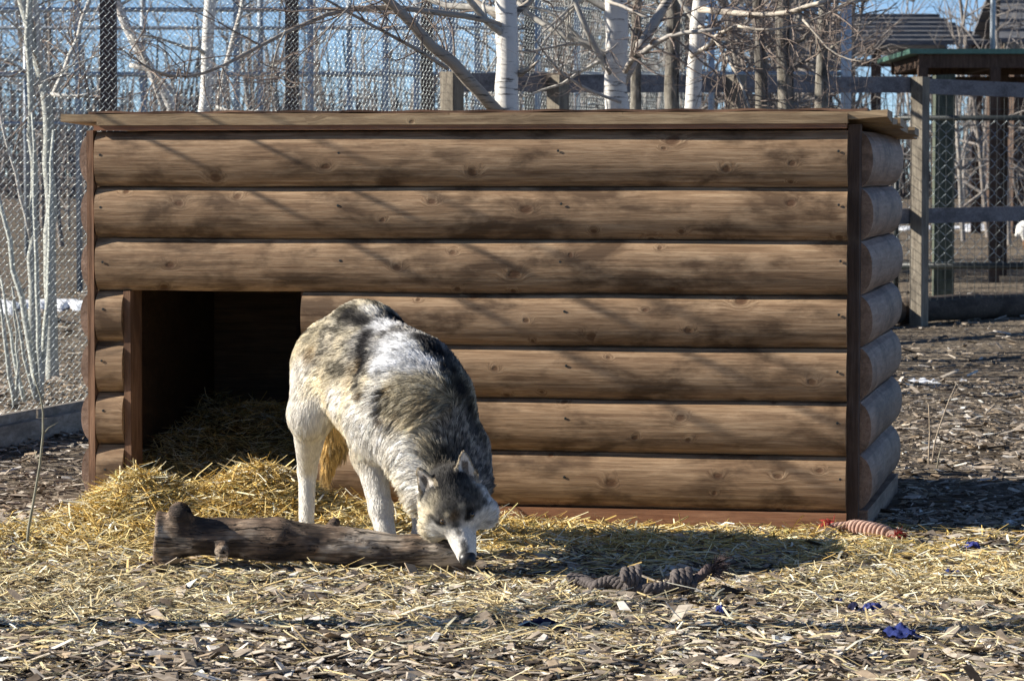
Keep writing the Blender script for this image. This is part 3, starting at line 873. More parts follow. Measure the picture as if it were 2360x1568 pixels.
# banded guard hairs on the grey and agouti parts
band = np.clip(1 - np.abs(lum - .26) / .18, 0, 1) * np.clip(longish * 1.4, 0, 1)
darktip = ((gtip[own] < .6) & (RNG.random(NH) < .75)).astype(float) * band
paletip = ((gtip[own] > .72)).astype(float) * band
for k, t_ in enumerate(tt):
    kd_ = np.clip((t_ - .42) / .2, 0, 1) * darktip * .88
    hc[:, k] = hc[:, k] * (1 - kd_)[:, None] + np.array(LIGHT['dark']) * kd_[:, None]
    kp = np.clip((t_ - .30) / .2, 0, 1) * paletip * .65
    hc[:, k] = hc[:, k] * (1 - kp)[:, None] + np.array((.62, .58, .48)) * kp[:, None]
hd = bpy.data.hair_curves.new('fur')
hd.add_curves([NP] * NH)
hd.attributes['position'].data.foreach_set('vector', (pts - np.array(dog.location)).astype(np.float32).ravel())
rad = hd.attributes.get('radius') or hd.attributes.new('radius', 'FLOAT', 'POINT')
rr = (np.where(ln > .02, .00062, .00042)[:, None] * np.clip(1.05 - tt[None] ** 2, .12, 1)).astype(np.float32)
rad.data.foreach_set('value', rr.ravel())
ca = hd.attributes.new('Col', 'FLOAT_COLOR', 'POINT')
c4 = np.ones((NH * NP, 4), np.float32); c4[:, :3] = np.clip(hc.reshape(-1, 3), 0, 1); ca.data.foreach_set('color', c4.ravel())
t = NT('dog_fur'); a_ = t.n('ShaderNodeAttribute', attribute_name='Col'); M['fur'] = t.done(a_.outputs['Color'], .75, .06)
hd.materials.append(M['fur'])
fur = bpy.data.objects.new('fur', hd); COL.objects.link(fur); fur.parent = dog
# whiskers
wmb = MB()
for s in (-1, 1):
    for k in range(5):
        b0 = H(.205 + .006 * k, s * .026, -.03 - .004 * (k % 2))
        dr = ax_s * s * 1.0 + ax_a * (.35 - .12 * k) + ax_n * .25 + np.array((0, 0, .1))
        dr /= np.linalg.norm(dr)
        wmb.tube([b0, b0 + dr * .02, b0 + dr * .045 + dn * .006], [.0004, .0003, .0001], 3, (.6, .6, .58))
wmb.build('whisker', M['skin'], dog, kind='stuff')

# ------------------------------------------------------------------ the fallen log
LA, LB = W(358, 1228, 8.80), W(1086, 1284, 8.83)
la = (LB - LA) / np.linalg.norm(LB - LA)
def log_sdf(p):
    d = sd_cone(p, W(430, 1232, 8.80), W(640, 1243, 8.80), .053, .0555)
    d = smin(d, sd_cone(p, W(640, 1243, 8.80), W(1140, 1290, 8.83), .0555, .045), .02)
    d = smin(d, sd_cone(p, W(340, 1228, 8.80), W(420, 1232, 8.80), .064, .054), .02)
    d = smin(d, sd_cone(p, W(415, 1225, 8.79), W(418, 1184, 8.77), .040, .036), .02)         # knob on top
    d = smin(d, sd_cone(p, W(368, 1250, 8.80), W(388, 1304, 8.78), .042, .026), .025)         # stub underneath
    d = smin(d, sd_cone(p, W(745, 1240, 8.85), W(772, 1206, 8.87), .022, .013), .02)          # broken twig
    d = smin(d, sd_cone(p, W(512, 1262, 8.76), W(514, 1268, 8.735), .020, .017), .012)        # knots facing out
    d = smin(d, sd_cone(p, W(718, 1262, 8.77), W(722, 1265, 8.745), .016, .013), .012)
    for hp in (W(516, 1269, 8.722), W(724, 1266, 8.735), W(428, 1172, 8.765), W(786, 1204, 8.885)):
        d = np.maximum(d, -(np.linalg.norm(p - hp, axis=-1) - .0135))
    d = d + .0022 * vnoise(p * np.array((14, 60, 60))) + .007 * vnoise(p * np.array((9, 14, 14))) + .003 * vnoise(p * np.array((30, 34, 34)))
    d = np.maximum(d, np.dot(LA, la) - p @ la + .004 * vnoise(p * 30))
    d = np.maximum(d, p @ la - np.dot(LB, la))
    return d
lv, lq = surface_nets(log_sdf, np.minimum(LA, LB) - .13, np.maximum(LA, LB) + .13, .005)
t = NT('weathered_log')
cc = t.coords((2.2, 30, 30)); g1 = t.noise(cc, 2.4, 6, .65, .6); g3 = t.noise(t.coords((1.4, 3, 3)), 3.2, 5, .6)
c = t.ramp(g3, [(.38, (.045, .034, .028)), (.48, (.17, .115, .078)), (.55, (.30, .22, .155)), (.63, (.56, .47, .37))])
c = t.mix(t.math('MULTIPLY', t.ramp(g1, [(.5, (0, 0, 0)), (.58, (1, 1, 1))]), .7), c, (.035, .026, .021))
c = t.mix(t.ramp(t.noise(t.coords((1, 1, 1)), 26, 2), [(.76, (0, 0, 0)), (.80, (.7, .7, .7))]), c, (.45, .43, .40))
c = t.mix(t.ramp(t.noise(t.coords((1.0, 2.2, 2.2)), 4.2, 4, .6), [(.53, (0, 0, 0)), (.58, (.75, .75, .75))]), c, (.028, .021, .018))
crk = t.ramp(t.noise(t.coords((1.1, 16, 16)), 2.0, 3, .6, 1.2), [(.49, (0, 0, 0)), (.5, (1, 1, 1)), (.51, (0, 0, 0))])
c = t.mix(crk, c, (.012, .009, .008))
t.bump(t.math('SUBTRACT', t.math('ADD', g1, g3), crk), .9, .010)
M['log'] = t.done(c, .78, .25)
fl = MB().add(lv, lq).build('fallen_log', M['log'], smooth=True)
tag(fl, 'weathered grey-brown log with knots lying in front of the dog', 'log')
# ------------------------------------------------------------------ straw and chips
def straws(pos, L, r, yaw, pitch, bend, col, roll=None):
    """bent three-sided stalks: 9 vertices, 6 quads each"""
    n = len(pos)
    d = np.stack([np.cos(yaw) * np.cos(pitch), np.sin(yaw) * np.cos(pitch), np.sin(pitch)], -1)
    s = np.stack([-np.sin(yaw), np.cos(yaw), np.zeros(n)], -1)
    u = np.cross(d, s)
    V = np.empty((n, 9, 3))
    for k, t_ in enumerate((-.5, 0, .5)):
        c = pos + d * (L * t_)[:, None] + (s * np.cos(bend)[:, None] + u * np.sin(bend)[:, None]) * ((1 - 4 * t_ * t_) * L * .06)[:, None]
        for j in range(3):
            a = 2 * math.pi * j / 3 + (roll if roll is not None else 0)
            rr = r * (1.0 if k == 1 else .8)
            V[:, k * 3 + j] = c + s * (np.cos(a) * rr)[:, None] + u * (np.sin(a) * rr * .55)[:, None]
    base = np.arange(n)[:, None] * 9
    q = []
    for k in (0, 1):
        for j in range(3):
            q.append([k * 3 + j, k * 3 + (j + 1) % 3, k * 3 + 3 + (j + 1) % 3, k * 3 + 3 + j])
    F = (base[:, :, None] + np.array(q)[None]).reshape(-1, 4)
    return V.reshape(-1, 3), F, np.repeat(col, 9, 0)
def chips(pos, L, Wd, T, yaw, pitch, roll, col):
    n = len(pos)
    d = np.stack([np.cos(yaw) * np.cos(pitch), np.sin(yaw) * np.cos(pitch), np.sin(pitch)], -1)
    s0 = np.stack([-np.sin(yaw), np.cos(yaw), np.zeros(n)], -1); u0 = np.cross(d, s0)
    s = s0 * np.cos(roll)[:, None] + u0 * np.sin(roll)[:, None]; u = np.cross(d, s)
    V = np.empty((n, 8, 3))
    k = 0
    for a in (-.5, .5):
        for b, c in ((-.5, -.5), (.5, -.5), (.5, .5), (-.5, .5)):
            j = RNG.uniform(.45, 1.15, n)
            sk = RNG.uniform(-.25, .25, n)
            V[:, k] = pos + d * (L * (a + sk * .5))[:, None] + s * (Wd * b * j)[:, None] + u * (T * c)[:, None]; k += 1
    q = np.array([(3,2,1,0),(4,5,6,7),(0,1,5,4),(1,2,6,5),(2,3,7,6),(3,0,4,7)])
    F = (np.arange(n)[:, None, None] * 8 + q[None]).reshape(-1, 4)
    return V.reshape(-1, 3), F, np.repeat(col, 8, 0)
def straw_col(n, pale=0.0):
    pal = np.array([(.66, .47, .15), (.78, .62, .28), (.86, .76, .48), (.50, .33, .09), (.92, .88, .70), (.40, .35, .13), (.30, .20, .07)])
    w = np.array([.25, .23, .17, .12, .09, .07, .07])
    c = pal[RNG.choice(len(pal), n, p=w)] * RNG.uniform(.75, 1.15, n)[:, None]
    g_ = c.mean(1, keepdims=True) * np.array((1.06, 1.0, .80))
    c = c * (1 - np.reshape(pale, (-1, 1))) + g_ * np.reshape(pale, (-1, 1))
    return np.clip(c, 0, .92)
def straw_density(x, y):
    p = np.stack([x, y, np.zeros_like(x)], -1)
    nz = .5 + .5 * vfbm(p * 1.9 + 3, 3)
    near = np.clip((y - 7.0) / 1.7, 0, 1)
    d = (.16 + .72 * near ** 1.2) * (.12 + 1.15 * nz)
    heap = np.exp(-((x + 1.0) / .75) ** 2 - ((y - 9.75) / .55) ** 2)
    d = d + 1.4 * heap
    # the left corner by the fence and the far right are mostly bare chips
    d = d * (1 - .85 * np.clip((-1.25 - x) / .2, 0, 1) * np.clip((y - 9.45) / .25, 0, 1))
    d = d * (1 - .75 * np.clip((x - 1.05) / .35, 0, 1) * np.clip((y - 8.9) / .3, 0, 1))
    d = d * np.clip((10.05 + .19 * (-x) - y) / .12 + .9, .0, 1)
    d = d * (1 - .8 * np.exp(-((x + .82) / .2) ** 2 - ((y - 8.72) / .12) ** 2))
    d = d * (1 - .75 * np.exp(-((x - 1.06) / .2) ** 2 - ((y - 9.55) / .10) ** 2)) * (1 - .7 * np.exp(-((x - .36) / .24) ** 2 - ((y - 8.50) / .09) ** 2))
    ls, lt = shed_local(x, y)
    d = np.where((ls > -.06) & (ls < SW + .06) & (lt > -.045) & ~((ls > DOOR0) & (ls < DOOR1)), 0, d)
    d = np.where(lt > .15, 0, d)
    return d
def sample(n, x0, x1, y0, y1, dens, dmax):
    out = []
    got = 0
    while got < n:
        m = n * 3
        x = RNG.uniform(x0, x1, m); y = RNG.uniform(y0, y1, m)
        # thin out what lies far outside the frame
        edge = np.clip(1.25 - (np.abs(x) - .165 * y) / .9, .15, 1)
        ok = RNG.random(m) * dmax < dens(x, y) * edge
        out.append(np.stack([x[ok], y[ok]], -1)); got += ok.sum()
    return np.concatenate(out)[:n]
def lay_straw(n, x0, x1, y0, y1, dens, dmax, hmax):
    xy = sample(n, x0, x1, y0, y1, dens, dmax)
    dd = np.clip(dens(xy[:, 0], xy[:, 1]), 0, 1.6) / 1.6
    L = RNG.gamma(3.0, .017, n).clip(.012, .16); r = RNG.gamma(4, .00052, n).clip(.001, .0046)
    pitch = RNG.normal(0, .10 + .22 * dd)
    up_ = (RNG.random(n) < .012)
    pitch = np.where(up_, RNG.uniform(.3, .8, n), pitch); L = np.where(up_, np.minimum(L, .07), L)
    z = gz(xy[:, 0], xy[:, 1]) + .006 + RNG.random(n) ** 1.5 * (.008 + hmax * dd) + np.abs(np.sin(pitch)) * L * .42
    return straws(np.column_stack([xy, z]), L, r, RNG.uniform(0, 2 * math.pi, n), pitch, RNG.uniform(0, 6.3, n), straw_col(n, np.clip((9.3 - xy[:, 1]) / 2.4, .0, .42)))
mb = MB().add(*lay_straw(58000, -2.7, 2.9, 6.3, 10.3, straw_density, 1.7, .02))
o = mb.build('loose_straw', M['straw'], kind='stuff')
tag(o, 'loose golden straw scattered over the wood chips', 'straw')
# the heaps spilling out of the doorway
def heap_density(x, y):
    h = gz(x, y)
    return np.clip((h - .035) / .08, 0, 1.6) * (y < 10.30) * (shed_local(x, y)[1] < .10)
mb = MB().add(*lay_straw(15000, -1.75, -.1, 9.3, 10.3, heap_density, 1.6, .06))
hx, hy = np.meshgrid(np.linspace(-1.75, -.1, 70), np.linspace(9.3, 10.3, 50), indexing='xy')
hsel = heap_density(hx, hy) > .25
hv = np.stack([hx, hy, gz(hx, hy) + .004 + .010 * vnoise(np.stack([hx * 30, hy * 30, hx * 0], -1))], -1).reshape(-1, 3)
qi, qj = np.meshgrid(np.arange(69), np.arange(49), indexing='xy')
ok_ = (hsel[:-1, :-1] & hsel[1:, 1:] & hsel[:-1, 1:] & hsel[1:, :-1]).ravel(); qa = (qj * 70 + qi).ravel()[ok_]
mb.add(hv, np.stack([qa, qa + 1, qa + 71, qa + 70], -1), (.40, .27, .08))
o = mb.build('straw_heap', M['straw'], kind='stuff')
tag(o, 'thick heaped golden straw spilling from the shelter doorway', 'straw')
# bedding inside the shelter
n = 11000
ls = RNG.uniform(.04, SW - .3, n); ls = np.where(RNG.random(n) < .6, RNG.uniform(.04, 1.0, n), ls); lt = RNG.uniform(.06, SD - .12, n)
hz = .10 + .30 * np.clip((lt - .05) / 1.0, 0, 1) * (.75 + .35 * vnoise(np.stack([ls * 3, lt * 3, ls * 0], -1)))
z = hz * (1 - RNG.random(n) ** 2 * .5) + .01
wx = SL[0] + ls * SX[0] + lt * SY[0]; wy = SL[1] + ls * SX[1] + lt * SY[1]
L = RNG.gamma(3, .02, n).clip(.02, .14); pt = RNG.normal(0, .35, n)
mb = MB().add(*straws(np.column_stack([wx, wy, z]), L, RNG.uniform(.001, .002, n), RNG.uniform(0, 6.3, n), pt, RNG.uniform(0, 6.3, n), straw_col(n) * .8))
gl, gt = np.meshgrid(np.linspace(.03, SW - .06, 30), np.linspace(.05, SD - .05, 20), indexing='xy')
gh = .07 + .26 * np.clip((gt - .05) / 1.0, 0, 1) * (.75 + .35 * vnoise(np.stack([gl * 3, gt * 3, gl * 0], -1)))
gv = np.stack([SL[0] + gl * SX[0] + gt * SY[0], SL[1] + gl * SX[1] + gt * SY[1], gh], -1).reshape(-1, 3)
qi, qj = np.meshgrid(np.arange(29), np.arange(19), indexing='xy'); qa = qj * 30 + qi
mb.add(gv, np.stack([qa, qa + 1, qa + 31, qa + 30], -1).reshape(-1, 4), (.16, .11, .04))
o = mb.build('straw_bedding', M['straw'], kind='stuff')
tag(o, 'straw bedding banked up in the dark inside of the shelter', 'straw')

def chip_col(n):
    pal = np.array([(.24, .195, .15), (.40, .335, .265), (.55, .48, .39), (.12, .093, .07), (.68, .62, .54), (.44, .34, .235), (.045, .035, .028), (.80, .75, .67)])
    w = np.array([.24, .23, .15, .15, .07, .08, .05, .03])
    return np.clip(pal[RNG.choice(len(pal), n, p=w)] * RNG.uniform(.8, 1.2, n)[:, None], 0, .85)
def chip_density(x, y):
    ls, lt = shed_local(x, y)
    d = np.clip(1.15 - .045 * (y - 6), .35, 1)
    d = d * (1 - .5 * np.clip(straw_density(x, y) - .5, 0, 1))
    return np.where((ls > -.07) & (ls < SW + .08) & (lt > -.04) & (lt < SD + .06), 0, d)
def lay_chips(n, x0, x1, y0, y1, size):
    xy = sample(n, x0, x1, y0, y1, chip_density, 1.0)
    L = RNG.gamma(2.3, .0135, n).clip(.008, .085) * size; Wd = L * RNG.uniform(.14, .48, n); T = RNG.uniform(.0012, .0042, n) * size
    pitch = RNG.normal(0, .16, n); roll = RNG.normal(0, .22, n)
    z = gz(xy[:, 0], xy[:, 1]) + .003 + RNG.random(n) * .010 + np.abs(np.sin(pitch)) * L * .3
    return chips(np.column_stack([xy, z]), L, Wd, T, RNG.uniform(0, 6.3, n), pitch, roll, chip_col(n))
mb = MB().add(*lay_chips(54000, -2.6, 2.8, 6.2, 10.4, .95))
mb.add(*lay_chips(350, -2.3, 2.4, 6.3, 9.3, 1.5))
mb.add(*lay_chips(19000, -3.6, 4.2, 10.2, 17.0, 1.05))
mb.add(*lay_chips(4000, -5.5, 6.5, 17.0, 30.0, 1.7))
o = mb.build('wood_chips', M['chip'], kind='stuff')
tag(o, 'grey-brown bark and wood chips covering the yard', 'wood chips')

# single stalk leaning on the shelter's sill and two dry weeds, a sapling
b0 = W(1528, 1224, 9.72); b1 = W(1586, 1189, 9.80)
o = MB().tube([b0, (b0 + b1) / 2 + np.array((0, 0, .002)), b1], [.0036, .0036, .0028], 5, (.80, .64, .28)).build('straw_stalk', M['straw'], smooth=True)
tag(o, 'single long straw stalk leaning against the sill of the shelter', 'straw stalk')
def stick(name, pl, d, r0, r1, col, label, cat, twigs=()):
    P = [W(x, y, d + k * .0) for k, (x, y) in enumerate(pl)]
    P[0][2] = float(gz(P[0][0], P[0][1])) - .02
    mb = MB().tube(P, np.linspace(r0, r1, len(P)), 5, col)
    for tw in twigs:
        Q = [W(x, y, d + .01 * i) for i, (x, y) in enumerate(tw)]
        mb.tube(Q, np.linspace(r1 * 1.1, r1 * .5, len(Q)), 4, col)
    root_ = empty(name, (P[0][0], P[0][1], 0), 0, label, cat)
    mb.build('stem', M['twig'], root_, smooth=True)
stick('sapling', [(60, 1272), (66, 1215), (80, 1140), (92, 1070), (99, 1000), (99, 950), (94, 915), (84, 885), (76, 860)], Gd(1270), .0052, .0016, (.30, .29, .22), 'thin leafless sapling standing alone left of the straw', 'sapling', [((99, 1000), (112, 985), (135, 972)), ((92, 1070), (84, 1050), (80, 1036))])
stick('dry_weed', [(2140, 1078), (2141, 1040), (2143, 1000), (2142, 960), (2140, 930)], Gd(1076), .004, .002, (.42, .34, .25), 'short straight dry weed stalk beside the shelter', 'weed')
stick('dry_weed', [(2147, 1062), (2154, 1020), (2168, 975), (2186, 925), (2204, 884)], Gd(1062), .004, .002, (.40, .33, .25), 'taller leaning dry weed stalk with a pale tip', 'weed', [((2186, 925), (2196, 912), (2216, 882)), ((2168, 975), (2178, 968))])
stick('dry_weed', [(2156, 1080), (2164, 1050), (2172, 1022)], Gd(1085), .0035, .0016, (.30, .27, .2), 'smallest dry weed stalk at the foot of the leaning one', 'weed')

# ------------------------------------------------------------------ rope toys
def rope(mb, path, r, strands=3, turns_per_m=26, col=(.2, .18, .17), sub=10, jit=.0):
    P = np.asarray(path, float)
    seg = np.linalg.norm(np.diff(P, axis=0), axis=1); s = np.concatenate([[0], np.cumsum(seg)])
    m = max(12, int(s[-1] * turns_per_m * sub))
    q = np.linspace(0, s[-1], m)
    # smooth the polyline
    C = np.stack([np.interp(q, s, P[:, k]) for k in range(3)], -1)
    ker = np.hanning(max(5, m // (2 * len(P)) | 1)); ker /= ker.sum()
    pad = len(ker) // 2
    C = np.stack([np.convolve(np.pad(C[:, k], pad, mode='edge'), ker, 'valid') for k in range(3)], -1)[:m]
    t = np.gradient(C, axis=0); t /= np.linalg.norm(t, axis=1)[:, None]
    s1 = np.cross(t, (0, 0, 1.0)); s1 /= np.linalg.norm(s1, axis=1)[:, None] + 1e-9; u1 = np.cross(s1, t)
    for j in range(strands):
        a = 2 * math.pi * (q[:len(C)] * turns_per_m + j / strands)
        S = C + (s1 * np.cos(a)[:, None] + u1 * np.sin(a)[:, None]) * r * .52
        S = S + RNG.normal(0, jit, S.shape)
        v = np.clip(1 + .35 * vnoise(S * 60), .5, 1.5)
        mb.tube(S, r * .56, 6, np.array(col)[None] * v[:, None])
def knot(mb, c, R, r, axis, col, turns=3, tilt=.25):
    ax = np.asarray(axis, float); ax /= np.linalg.norm(ax)
    s1 = np.cross(ax, (0, 0, 1.0)); s1 /= np.linalg.norm(s1); u1 = np.cross(s1, ax)
    a = np.linspace(0, 2 * math.pi * turns, 26 * turns)
    path = c + (s1[None] * np.cos(a)[:, None] + u1[None] * np.sin(a)[:, None]) * (R * (1 + .06 * np.sin(a * 2.3)))[:, None] + ax[None] * ((a / a[-1] - .5) * r * 2.1 * turns * .8 + tilt * R * np.sin(a))[:, None]
    rope(mb, path, r, 3, 26, col)
def tuft(mb, c, d, n, L, r, col, spread=.5):
    d = np.asarray(d, float); d /= np.linalg.norm(d)
    for i in range(n):
        e = d + RNG.normal(0, spread, 3); e /= np.linalg.norm(e)
        l = L * RNG.uniform(.5, 1.1)
        b = c + RNG.normal(0, r * 3, 3)
        p = [b, b + e * l * .5, b + e * l + np.array((0, 0, -.15 * l))]
        for q in p: q[2] = max(q[2], .004)
        mb.tube(p, [r, r, r * .5], 4, np.array(col) * RNG.uniform(.6, 1.3))
def onground(x, y, h):
    d = Gd(y); p = W(x, y, d); return np.array((p[0], p[1], float(gz(p[0], p[1])) + h + (.010 if h > 0 else 0)))
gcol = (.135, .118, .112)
R0 = empty('rope_toy', onground(1470, 1346, 0), 0, 'dirty grey knotted rope toy with a frayed end in the dog\'s shadow', 'rope toy')
m1 = MB()
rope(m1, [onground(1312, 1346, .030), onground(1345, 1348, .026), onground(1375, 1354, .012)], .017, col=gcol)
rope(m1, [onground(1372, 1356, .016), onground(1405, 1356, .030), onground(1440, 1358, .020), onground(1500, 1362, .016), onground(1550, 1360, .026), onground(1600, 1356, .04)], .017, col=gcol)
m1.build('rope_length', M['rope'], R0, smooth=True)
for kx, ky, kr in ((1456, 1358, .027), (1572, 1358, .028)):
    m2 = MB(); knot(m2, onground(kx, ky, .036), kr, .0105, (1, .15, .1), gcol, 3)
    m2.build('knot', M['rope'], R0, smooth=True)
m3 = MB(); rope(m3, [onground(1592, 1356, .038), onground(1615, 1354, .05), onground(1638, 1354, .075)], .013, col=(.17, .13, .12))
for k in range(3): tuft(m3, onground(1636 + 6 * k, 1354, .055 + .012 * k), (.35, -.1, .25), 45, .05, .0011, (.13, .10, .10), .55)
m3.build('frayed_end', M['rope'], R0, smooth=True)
rcol = (.50, .33, .26)
R1 = empty('rope_toy', onground(1990, 1238, 0), 0, 'faded pink rope toy with red tufted ends by the shelter corner', 'rope toy')
m1 = MB()
pa, pb = onground(1958, 1233, .028), onground(2052, 1246, .024)
ang = np.linspace(0, 2 * math.pi * 10, 200); tq = ang / ang[-1]
axd = (pb - pa) / np.linalg.norm(pb - pa); s1 = np.cross(axd, (0, 0, 1.0)); s1 /= np.linalg.norm(s1); u1 = np.cross(s1, axd)
Rr = .017 * (1 - .45 * (2 * tq - 1) ** 4)
m1.tube(pa + (pb - pa) * tq[:, None] + (s1 * np.cos(ang)[:, None] + u1 * np.sin(ang)[:, None]) * Rr[:, None], .0068, 7, np.array(rcol)[None] * np.clip(1 + .4 * vnoise(np.stack([ang, ang * .3, ang * 0], -1)), .6, 1.4)[:, None])
m1.build('coil', M['rope'], R1, smooth=True)
for (q0, q1, dr) in ((pa, onground(1905, 1232, .022), (-1, 0, -.1)), (pb, onground(2076, 1250, .018), (1, -.1, -.1))):
    m2 = MB(); rope(m2, [q0, (q0 + q1) / 2, q1], .0125, col=rcol)
    m2.build('strand_end', M['rope'], R1, smooth=True)
    m3 = MB(); tuft(m3, q1 - np.array(dr) * .012 + np.array((0, 0, .006)), dr, 70, .035, .0012, (.42, .055, .05), .6)
    m3.build('red_tuft', M['rope'], R1, smooth=True)

# ------------------------------------------------------------------ blue cloth scraps
def scrap(x, y, w, dp, col, label):
    c = onground(x, y, 0)
    w_, d_ = w * px2m(c[1]) / 2, dp
    n = 18; V = []
    sd = RNG.uniform(0, 40)
    for i in range(n):
        for j in range(n):
            a, b = (i / (n - 1)) * 2 - 1, (j / (n - 1)) * 2 - 1
            rr = max(abs(a), abs(b)); ang = math.atan2(b, a); e = 1 + .3 * float(vnoise(np.array((math.cos(ang) * 1.6 + sd, math.sin(ang) * 1.6, 1.0))))
            q = math.hypot(a, b) + 1e-6
            X_, Y_ = a / q * rr * w_ * e, b / q * rr * d_ * e
            h = (1 - rr ** 2) * .012 + .011 * float(vfbm(np.array((X_ * 70 + sd, Y_ * 70, sd)), 3)) + .012
            xx, yy = c[0] + X_, c[1] + Y_
            V.append((xx, yy, float(gz(xx, yy)) + max(h, .004) + .006))
    F = [(i * n + j, (i + 1) * n + j, (i + 1) * n + j + 1, i * n + j + 1) for i in range(n - 1) for j in range(n - 1)]
    mb = MB().add(V, F, col)
    for k in range(26):                                      # loose threads
        a = RNG.uniform(0, 6.28); p = np.array((c[0] + math.cos(a) * w_ * .9, c[1] + math.sin(a) * d_ * .9, 0)); p[2] = float(gz(p[0], p[1])) + .014
        e = np.array((math.cos(a), math.sin(a) * .6, RNG.uniform(0, .5))) * RNG.uniform(.008, .022)
        mb.tube([p, p + e * .6, p + e + np.array((0, 0, -.004))], .0009, 3, col)
    o = mb.build('cloth_scrap', M['cloth'], smooth=True)
    tag(o, label, 'cloth scrap')
bl = (.03, .042, .15)
scrap(2078, 1474, 92, .05, bl, 'largest torn blue cloth scrap lying on the chips')
scrap(1662, 1416, 26, .035, bl, 'small upright blue cloth scrap among the straw')
scrap(2008, 1408, 46, .03, (.05, .06, .18), 'flat blue cloth scrap between the two dark ones')
scrap(1968, 1402, 26, .02, (.02, .022, .05), 'near-black scrap touching the flat blue one')
scrap(1930, 1382, 22, .022, (.015, .02, .06), 'tiny round navy scrap on bare chips')
scrap(2196, 1328, 50, .05, (.03, .04, .13), 'wispy dark blue scrap far from the shelter wall')
scrap(2238, 1268, 34, .05, (.05, .06, .22), 'blue scrap in the straw past the red rope toy')
scrap(1246, 1448, 92, .03, (.018, .02, .05), 'long flat navy scrap pressed into the chips')
# ------------------------------------------------------------------ fences
def chain_mesh(mb, P0, P1, z0, z1, pl, pz, r, sides=3, weave=.004, knuckle=True):
    """woven diamond wires between two ground points; pl and pz are the diamond's width and height"""
    P0 = np.asarray(P0, float); P1 = np.asarray(P1, float)
    Ld = np.linalg.norm(P1 - P0); t = (P1 - P0) / Ld; nrm_ = np.array((-t[1], t[0]))
    nc = int(Ld / (pl / 2)); nk = int((z1 - z0) / (pz / 2)) + 1
    # finer along each half pitch: straight run with a rounded knuckle
    zs, cs, ws = [], [], []
    for k in range(nk):
        if knuckle: zs += [k - .12, k + .12]; cs += [k % 2, k % 2]; ws += [1 if k % 2 else -1, -1 if k % 2 else 1]
        else: zs += [k]; cs += [k % 2]; ws += [1 if k % 2 else -1]
    zs = np.array(zs) * pz / 2 + z0; cs = np.array(cs, float); ws = np.array(ws, float)
    m = len(zs)
    i = np.arange(nc)
    odd = (i % 2)[:, None]
    col = i[:, None] + np.where(odd == 0, cs[None], 1 - cs[None])
    lw = col * pl / 2
    # neighbouring wires meet at the same columns, passing in front of and behind each other
    x = P0[0] + t[0] * lw + nrm_[0] * ws[None] * weave; y = P0[1] + t[1] * lw + nrm_[1] * ws[None] * weave
    z = np.broadcast_to(zs[None], x.shape)
    C = np.stack([x, y, z], -1)
    T = np.gradient(C, axis=1); T /= np.linalg.norm(T, axis=-1, keepdims=True)
    nn = np.array((nrm_[0], nrm_[1], 0.0)); S = np.cross(T, nn); S /= np.linalg.norm(S, axis=-1, keepdims=True)
    a = np.arange(sides) * 2 * math.pi / sides + .5
    V = C[:, :, None, :] + r * (np.cos(a)[None, None, :, None] * S[:, :, None, :] + np.sin(a)[None, None, :, None] * nn)
    base = (np.arange(nc) * m * sides)[:, None, None]
    kk, jj = np.meshgrid(np.arange(m - 1), np.arange(sides), indexing='ij'); jn = (jj + 1) % sides
    q = np.stack([kk * sides + jj, (kk + 1) * sides + jj, (kk + 1) * sides + jn, kk * sides + jn], -1).reshape(-1, 4)
    mb.add(V.reshape(-1, 3), (base + q[None]).reshape(-1, 4))
def fl_x(d): return -5.3 + .25 * d
cf = empty('chain_link_fence', (fl_x(11.7), 11.7, 0), 0, 'tall silver chain-link fence on square brown steel posts left of the shelter', 'fence')
F0, F1 = (fl_x(10.9), 10.9), (fl_x(27), 27.0)
mb = MB(); FM = (fl_x(17.0), 17.0)
chain_mesh(mb, F0, FM, .10, 2.75, .074, .046, .00125, 3, .005)
chain_mesh(mb, FM, F1, .10, 2.75, .074, .046, .00125, 3, .003, False)
mb.build('wire_mesh', M['wire'], cf, smooth=True, kind='stuff')
for d in (11.7, 14.2, 16.75, 19.3, 21.8, 24.3, 26.8):
    x = fl_x(d) - .035
    MB().box((x - .034, d + .02, -.1), (x + .034, d + .088, 3.0), jit=.001).build('post', M['steel_brown'], cf)
for z in (2.74,):
    MB().tube([(fl_x(10.9), 10.9, z), (fl_x(27), 27, z)], .02, 8).build('top_rail', M['pipe'], cf, smooth=True)
for a, b in ((10.9, 13.2), (13.22, 15.9), (15.92, 19.0)):
    MB().beam((fl_x(a) + .022, a, .055), (fl_x(b) + .022, b, .055 + RNG.uniform(-.004, .004)), .036, .13).build('base_board', M['baseboard'], cf)
MB().beam((fl_x(11.4) + .062, 11.4, .03), (fl_x(13.62) + .062, 13.62, .034), .036, .10).build('base_board', M['baseboard'], cf)

# second, farther chain-link fence squarely behind
D2 = 30.0
f2 = empty('chain_link_fence', (W(1952, 300, D2)[0], D2, 0), 0, 'farther chain-link fence with grey pipe posts behind the birches', 'fence')
xe = W(1950, 300, D2)[0]
mb = MB(); chain_mesh(mb, (-9.0, D2), (xe, D2), .05, 3.6, .085, .085, .0016, 3, .003, False)
mb.build('wire_mesh', M['wire_dark'], f2, smooth=True, kind='stuff')
for px_ in (-420, -60, 180, 545, 715, 889, 1040, 1240, 1330, 1640):
    x = W(px_, 300, D2)[0]
    MB().tube([(x, D2 + .05, -.1), (x, D2 + .05, 3.8)], .030, 8).build('post', M['pipe'], f2, smooth=True)
MB().tube([(xe, D2 + .03, -.1), (xe, D2 + .03, 4.2)], .05, 10).build('corner_post', M['pipe'], f2, smooth=True)
for z in (2.02, 2.62):
    MB().tube([(-9, D2 + .045, z), (xe, D2 + .045, z + .01)], .022, 8).build('rail', M['pipe'], f2, smooth=True)

